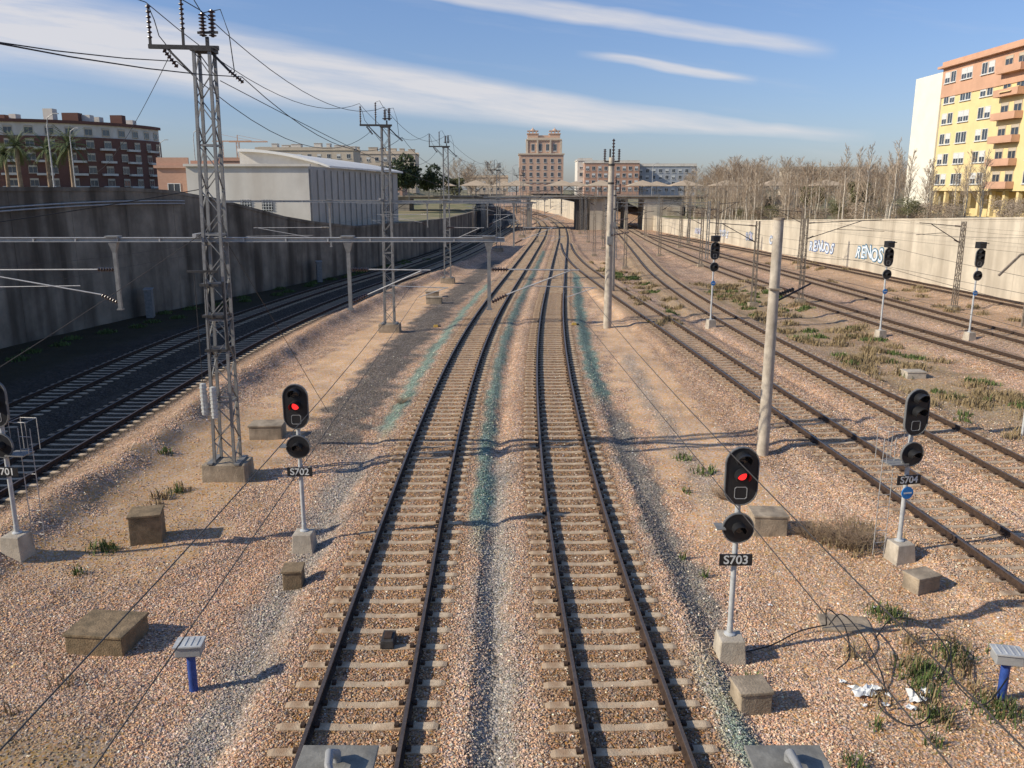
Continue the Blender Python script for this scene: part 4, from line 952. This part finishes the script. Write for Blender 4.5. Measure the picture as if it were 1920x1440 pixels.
for nm,zz0,zz1,mt,RR in(('brick_walls',-1,12.6,'brickd',R),('white_upper_wall',12.6,15.6,'whitepl',R-.4),('roof_edge',15.6,16.3,'brickd',R+.3)):
    mb=MB(); vs=[];fs=[]
    for i in range(n+1):
        a=a0+(a1-a0)*i/n; vs+=[arcp(a,RR,zz0),arcp(a,RR,zz1),arcp(a,RR-14,zz1),arcp(a,RR-14,zz0)]
    for i in range(n):
        for j in range(4): fs.append((i*4+j,i*4+(j+1)%4,(i+1)*4+(j+1)%4,(i+1)*4+j))
    fs+=[(3,2,1,0),tuple(n*4+j for j in range(4))]; mb.add(vs,fs); mb.obj(nm,[mt],th)
for f in range(5):
    for i in range(20):
        a=a0+(a1-a0)*(i+.5)/20; RR=R-.4 if f==4 else R
        inst(W3,'window',th,arcp(a,RR+.05,2.0+f*3.0),a+PI/2,(1.25,1.2,1.15))
for f in range(4):
    for i in range(n):
        if i%4==3 or i%4==1: continue
        a=a0+(a1-a0)*i/n; b_=a0+(a1-a0)*(i+1)/n; mb=MB()
        p=[arcp(a,R+.1,.6+f*3.0),arcp(b_,R+.1,.6+f*3.0),arcp(b_,R+1.1,.6+f*3.0),arcp(a,R+1.1,.6+f*3.0)]
        mb.add(p+[(v[0],v[1],v[2]+.5) for v in p],[(3,2,1,0),(4,5,6,7),(0,1,5,4),(1,2,6,5),(2,3,7,6),(3,0,4,7)])
        mb.obj('balcony',['whitepl'],th)
q=random.Random(4)
for i in range(14):
    a=a0+(a1-a0)*(i+q.random())/14; hh=q.uniform(1.0,3.2); p=arcp(a,R-4-q.random()*3,16.2+hh/2); mb=MB(); mb.box(p,(q.uniform(1.5,5),2.5,hh)); mb.obj('rooftop_hut',['whitepl' if i%3 else 'brickd'],th)
th=building('apartment_building','shade-darkened brick apartment block behind the palms',-186,252,8,40,16,17,0,'brickd',4,18,2,3,cor='whitepl'); roof_stuff(th,40,16,17,'whitepl',6,9)
th=building('apartment_building','beige stepped apartment block with rooftop huts',-72,300,7,34,14,14.5,0,'beige',4,10,3,3.2,side=3); roof_stuff(th,34,14,14.5,'whitepl',9,1)
th=building('apartment_building','grey beige apartment block with rooftop huts',-50,330,7,26,14,14.5,0,'stone',4,8,3,3.2); roof_stuff(th,26,14,14.5,'beige',7,2)
building('house','small brick house with flat roof',-88,270,7,10,10,10,0,'bricko',3,3,2,3)
building('brick_building','long orange brick building with white window rows',40,345,6,22,14,12.6,0,'bricko',4,9,2.5,2.7,cor='whitepl')
building('apartment_building','white apartment building with roof parapet',29.5,349,6,6,14,13.6,0,'whitepl',4,2,2.5,2.9)
building('office_building','blue grey office building with flat roof',63,350,6,24,14,11.5,0,'blueg',4,9,2.2,2.5,cor='whitepl')
building('brick_building','low orange brick building beyond trees',-40,250,5,16,12,6.0,0,'bricko',2,5,1.8,2.4)
building('apartment_building','distant pale apartment block beyond trees',125,340,5,30,14,11,0,'beige',3,8,2.5,3)
building('apartment_building','distant pale apartment block beyond trees',-12,420,6,20,14,8,0,'beige',2,6,2.5,3)
th=thing('church_tower','large salmon brick tower with twin crowned turrets','tower',(13.6,400,6.5))
MB().box((0,8,8.8),(20.5,16,17.6)).obj('lower_block',['brickt'],th)
mb=MB(); mb.box((0,8,17.8),(21.4,17,.6)); mb.box((0,8,5.2),(21.0,16.6,.5)); mb.obj('cornice',['stone'],th)
MB().box((1.2,8,21),(15.5,12,6)).obj('upper_block',['brickt'],th)
mb=MB(); mb.box((1.2,8,24.3),(16.6,13,.6)); mb.box((1.2,8,24.9),(15,12,.6))
for s in(-1,1):
    mb.box((1.2+s*7.9,2.2,21),(1.0,1.0,6)); mb.box((1.2+s*3.0,1.9,21),(.8,.8,6))
mb.obj('stone_trim',['stone'],th)
MB().box((1.2,8,25.7),(9,6,1.4)).obj('crown_wall',['brickt'],th)
for sx in(-3.9,6.3):
    mb=MB(); mb.box((sx,7,26.0),(5.0,5,1.8)); mb.box((sx,7,27.1),(5.6,5.6,.4))
    for a in(-1.6,0,1.6): mb.box((sx+a,4.7,27.8),(.6,.5,1.0))
    mb.box((sx,7,28.4),(5.2,5.2,.3)); mb.lathe([(1.3,0),(1.0,.5),(.3,.9),(.1,1.5)],(sx,7,28.5),10); mb.obj('turret',['brickt'],th)
for f in range(5):
    for i in range(6): inst(W1,'window',th,(-8.2+i*3.3,-.02,2.4+f*3.1),0,(1,1,1.3))
for i in range(4): inst(W1,'window',th,(-3.9+i*3.4,1.97,20.8),0,(1.1,1,2.2))
# ------------------------------------------------------------ bridge across the line
th=thing('railway_bridge','grey concrete road bridge with railing over the tracks','bridge',(0,183,0))
mb=MB(); mb.box((17,4,6.65),(98,9,.5)); mb.box((17,-.75,7.0),(98.2,.5,.3)); mb.box((42,20.6,6.6),(50,24,.4)); mb.obj('deck',['bridge'],th)  # last box is a rear slab added to darken the opening underneath
mb=MB(); q_=-32
while q_<66: mb.box((q_,-.8,7.85),(.07,.07,1.4)); q_+=.9
for zc in(7.45,7.85,8.2,8.55): mb.box((17,-.8,zc),(98,.05,.05))
mb.obj('railing',['galv'],th)
for x0,wd,mt in((15.0,2.2,'dsteel'),(18.6,3.6,'wallR'),(32.3,8.0,'wallR'),(-6.2,1.0,'bridge'),(3.6,.7,'bridge'),(24.6,.6,'bridge'),(-26,8,'bridge'),(60,8,'bridge')):  # first pier coloured near black to stand in for underpass shade
    mb=MB(); mb.box((x0,4.2,2.9),(wd,7.6 if wd<5 else 8.8,6.95)); mb.obj('pier',[mt],th)
for i,(cx_,cy_) in enumerate([(-24,190),(-16,193),(-8,190),(1,192),(11,190),(20,192),(29,191),(38,189),(47,188),(56,184),(66,180),(-2,214),(16,214),(36,214)]):
    th=thing('canopy','tan shallow pyramid canopy on steel mast','canopy',(cx_,cy_,6.6),group='tan pyramid canopies on the plaza')
    mb=MB(); s=3.4; vs=[(-s,-s,2.6),(s,-s,2.6),(s,s,2.6),(-s,s,2.6),(0,0,3.8)]; mb.add(vs+[(a,b_,c-.08) for a,b_,c in vs],[(0,1,4),(1,2,4),(2,3,4),(3,0,4),(6,5,9),(7,6,9),(8,7,9),(5,8,9),(0,5,6,1),(1,6,7,2),(2,7,8,3),(3,8,5,0)]); mb.obj('canopy_roof',['canopy'],th)
    mb=MB(); mb.tube([(0,0,-3.5),(0,0,3.6)],.11,8)
    for sx,sy in((-1,-1),(1,-1),(1,1),(-1,1)): mb.tube([(0,0,1.2),(sx*2.2,sy*2.2,2.9)],.05,5)
    mb.obj('mast',['galv'],th)
for (x,y,z,h) in((-60,118,8.1,8.5),(-52,128,8.1,7.5),(-71,110,8.1,8),(-44,120,8.1,8.5),(-30,180,5,10),(0,200,7,7),(20,200,7,7),(-48,90,8.1,8),(-12,195,6.8,8),(32,196,6.8,7.5)):
    th=thing('street_lamp','slender grey street lamp with curved arm','street lamp',(x,y,z-.1),group='slender street lamps')
    MB().tube([(0,0,0),(0,0,h*.85),(.15,0,h*.95),(.8,0,h)],[.09,.06,.05,.04],8).obj('pole',['galvL'],th,smooth=True); MB().box((1.05,0,h),(.6,.22,.1),0,0,.8).obj('lamp_head',['greyp'],th)
for x,y in((-134,400),(-128,405)):
    th=thing('tower_crane','distant red tower crane above the roofs','crane',(x,y,6))
    mb=MB(); bar_lattice(mb,24,1.2,1.2,1.5,.15,.1); mb.obj('crane_tower',['salmon'],th); mb=MB(); mb.beam((-4,0,24),(14,0,24),.5); mb.beam((0,0,27),(14,0,24.2),.12); mb.beam((0,0,24),(0,0,27),.3); mb.obj('jib',['salmon'],th)
# ------------------------------------------------------------ near road bridge with anchor brackets
th=thing('road_bridge','concrete road bridge deck crossing above the tracks','bridge',(0,-3,0))
mb=MB(); mb.box((0,0,5.6),(70,9.0,.9)); mb.obj('deck',['bridge'],th)
for cx_ in(-.95,1.5):
    t_=thing('anchor_plate','grey steel anchor plate with curved hook','anchor plate',(cx_,3.9,5.38),group='steel anchor plates on the bridge edge')
    MB().box((0,0,0),(.42,.34,.02),0).obj('plate',['plateg'],t_,bevel=.004)
    mb=MB(); mb.beam((-.15,-.15,-.04),(-.15,-2.6,-.02),.06); mb.beam((.15,-.15,-.04),(.15,-2.6,-.02),.06); mb.obj('support_arm',['plateg'],t_)
    MB().tube([(0,.04,.0),(0,.04,.05),(-.02,-.02,.10),(-.01,-.10,.09),(.02,-.16,.02)],[.028,.028,.025,.022,.018],10).obj('hook',['greyp'],t_,smooth=True)
# ------------------------------------------------------------ camera
cam=bpy.data.cameras.new('camera'); co=bpy.data.objects.new('camera',cam); COL.objects.link(co)
cam.sensor_width=36; cam.lens=36*1566/1920; cam.clip_end=6000; cam.clip_start=.1
co.location=(0,0,8.4); co.rotation_euler=(math.radians(90)-math.atan(365/1566),0,0); scene.camera=co
# ------------------------------------------------------------ light
EL=math.radians(30.0); AZ=math.radians(16)
d=Vector((math.cos(EL)*math.cos(AZ),math.cos(EL)*math.sin(AZ),-math.sin(EL)))
sl=bpy.data.lights.new('sun','SUN'); sl.energy=5.0; sl.angle=math.radians(.5); sl.color=(1,.91,.76)
so=bpy.data.objects.new('sun',sl); COL.objects.link(so); so.rotation_euler=d.to_track_quat('-Z','Y').to_euler(); so.location=(-40,-20,40)
w=bpy.data.worlds.new('World'); scene.world=w; w.use_nodes=True; t=w.node_tree; N=t.nodes
bg=N['Background']; sky=N.new('ShaderNodeTexSky'); sky.sky_type='NISHITA'; sky.sun_disc=False; sky.sun_elevation=EL; sky.sun_rotation=math.atan2(-math.cos(AZ),-math.sin(AZ))%(2*PI)
sky.air_density=1.0; sky.dust_density=.6; sky.ozone_density=1.4
tc=N.new('ShaderNodeTexCoord'); sp=N.new('ShaderNodeSeparateXYZ'); L(t,tc.outputs['Generated'],sp.inputs[0])
yy=mth(t,'MAXIMUM',sp.outputs[1],.05); U=mth(t,'DIVIDE',sp.outputs[0],yy); Vv=mth(t,'DIVIDE',sp.outputs[2],yy)
cb=N.new('ShaderNodeCombineXYZ'); L(t,mth(t,'MULTIPLY',U,2.2),cb.inputs[0]); L(t,mth(t,'ADD',mth(t,'MULTIPLY',Vv,22.0),mth(t,'MULTIPLY',U,3.0)),cb.inputs[1])
nz=N.new('ShaderNodeTexNoise'); nz.inputs['Scale'].default_value=1.6; nz.inputs['Detail'].default_value=8; nz.inputs['Roughness'].default_value=.6; L(t,cb.outputs[0],nz.inputs['Vector'])
nb=N.new('ShaderNodeTexNoise'); nb.inputs['Scale'].default_value=3.0; nb.inputs['Detail'].default_value=4
cb2=N.new('ShaderNodeCombineXYZ'); L(t,U,cb2.inputs[0]); L(t,mth(t,'MULTIPLY',Vv,3.0),cb2.inputs[1]); L(t,cb2.outputs[0],nb.inputs['Vector'])
warp=mth(t,'MULTIPLY_ADD',nb.outputs['Fac'],.035,-.0175)
def band(center,width,u0,u1,fu,gain):
    dv=mth(t,'ABSOLUTE',mth(t,'SUBTRACT',mth(t,'ADD',Vv,warp),center))
    e=mth(t,'SUBTRACT',1.0,mth(t,'DIVIDE',dv,width),clamp=True)
    e=mth(t,'MULTIPLY',e,mth(t,'DIVIDE',mth(t,'SUBTRACT',U,u0),fu,clamp=True)); e=mth(t,'MULTIPLY',e,mth(t,'DIVIDE',mth(t,'SUBTRACT',u1,U),fu,clamp=True))
    nn=mth(t,'MULTIPLY_ADD',nz.outputs['Fac'],2.1,-.35,clamp=True)
    return mth(t,'MULTIPLY',mth(t,'MULTIPLY',mth(t,'SMOOTH_MIN',mth(t,'MULTIPLY',e,1.9),1.0,.3),nn),gain)
c1=mth(t,'MULTIPLY_ADD',mth(t,'MULTIPLY',U,U),.08,mth(t,'MULTIPLY_ADD',U,-.115,.094)); w1=mth(t,'MAXIMUM',mth(t,'MULTIPLY_ADD',U,-.055,.026),.010)
b1=band(c1,w1,-3,.42,.2,1.25)
b2=band(mth(t,'MULTIPLY_ADD',U,-.155,.203),.012,-.2,.37,.12,1.05)
b3=band(mth(t,'MULTIPLY_ADD',U,-.154,.163),.006,.07,.28,.06,.85)
b4=band(mth(t,'MULTIPLY_ADD',U,-.10,.30),.05,-3,-.3,.3,.6)
al=mth(t,'MAXIMUM',mth(t,'MAXIMUM',b1,b2),mth(t,'MAXIMUM',b3,b4))
wz=mth(t,'MULTIPLY',mth(t,'MULTIPLY_ADD',nz.outputs['Fac'],1.4,-.75,clamp=True),.4)
al=mth(t,'ADD',al,wz,clamp=True); al=mth(t,'MULTIPLY',al,mth(t,'GREATER_THAN',sp.outputs[1],.06)); al=mth(t,'MULTIPLY',al,.82)
tf=mth(t,'MULTIPLY',sp.outputs[2],3.3,clamp=True)
tm=N.new('ShaderNodeMix'); tm.data_type='RGBA'; L(t,tf,tm.inputs['Factor']); tm.inputs['A'].default_value=(1.0,1.08,1.48,1); tm.inputs['B'].default_value=(1.25,1.45,1.85,1)
sm=N.new('ShaderNodeMix'); sm.data_type='RGBA'; sm.blend_type='MULTIPLY'; sm.inputs['Factor'].default_value=1; L(t,sky.outputs[0],sm.inputs['A']); L(t,tm.outputs['Result'],sm.inputs['B'])
mx=N.new('ShaderNodeMix'); mx.data_type='RGBA'; L(t,al,mx.inputs['Factor']); L(t,sm.outputs['Result'],mx.inputs['A']); mx.inputs['B'].default_value=(9.9,9.6,9.7,1)
L(t,mx.outputs['Result'],bg.inputs['Color']); bg.inputs['Strength'].default_value=.078
scene.view_settings.view_transform='Standard'; scene.view_settings.look='None'; scene.view_settings.exposure=0
print('objects',len(bpy.data.objects))
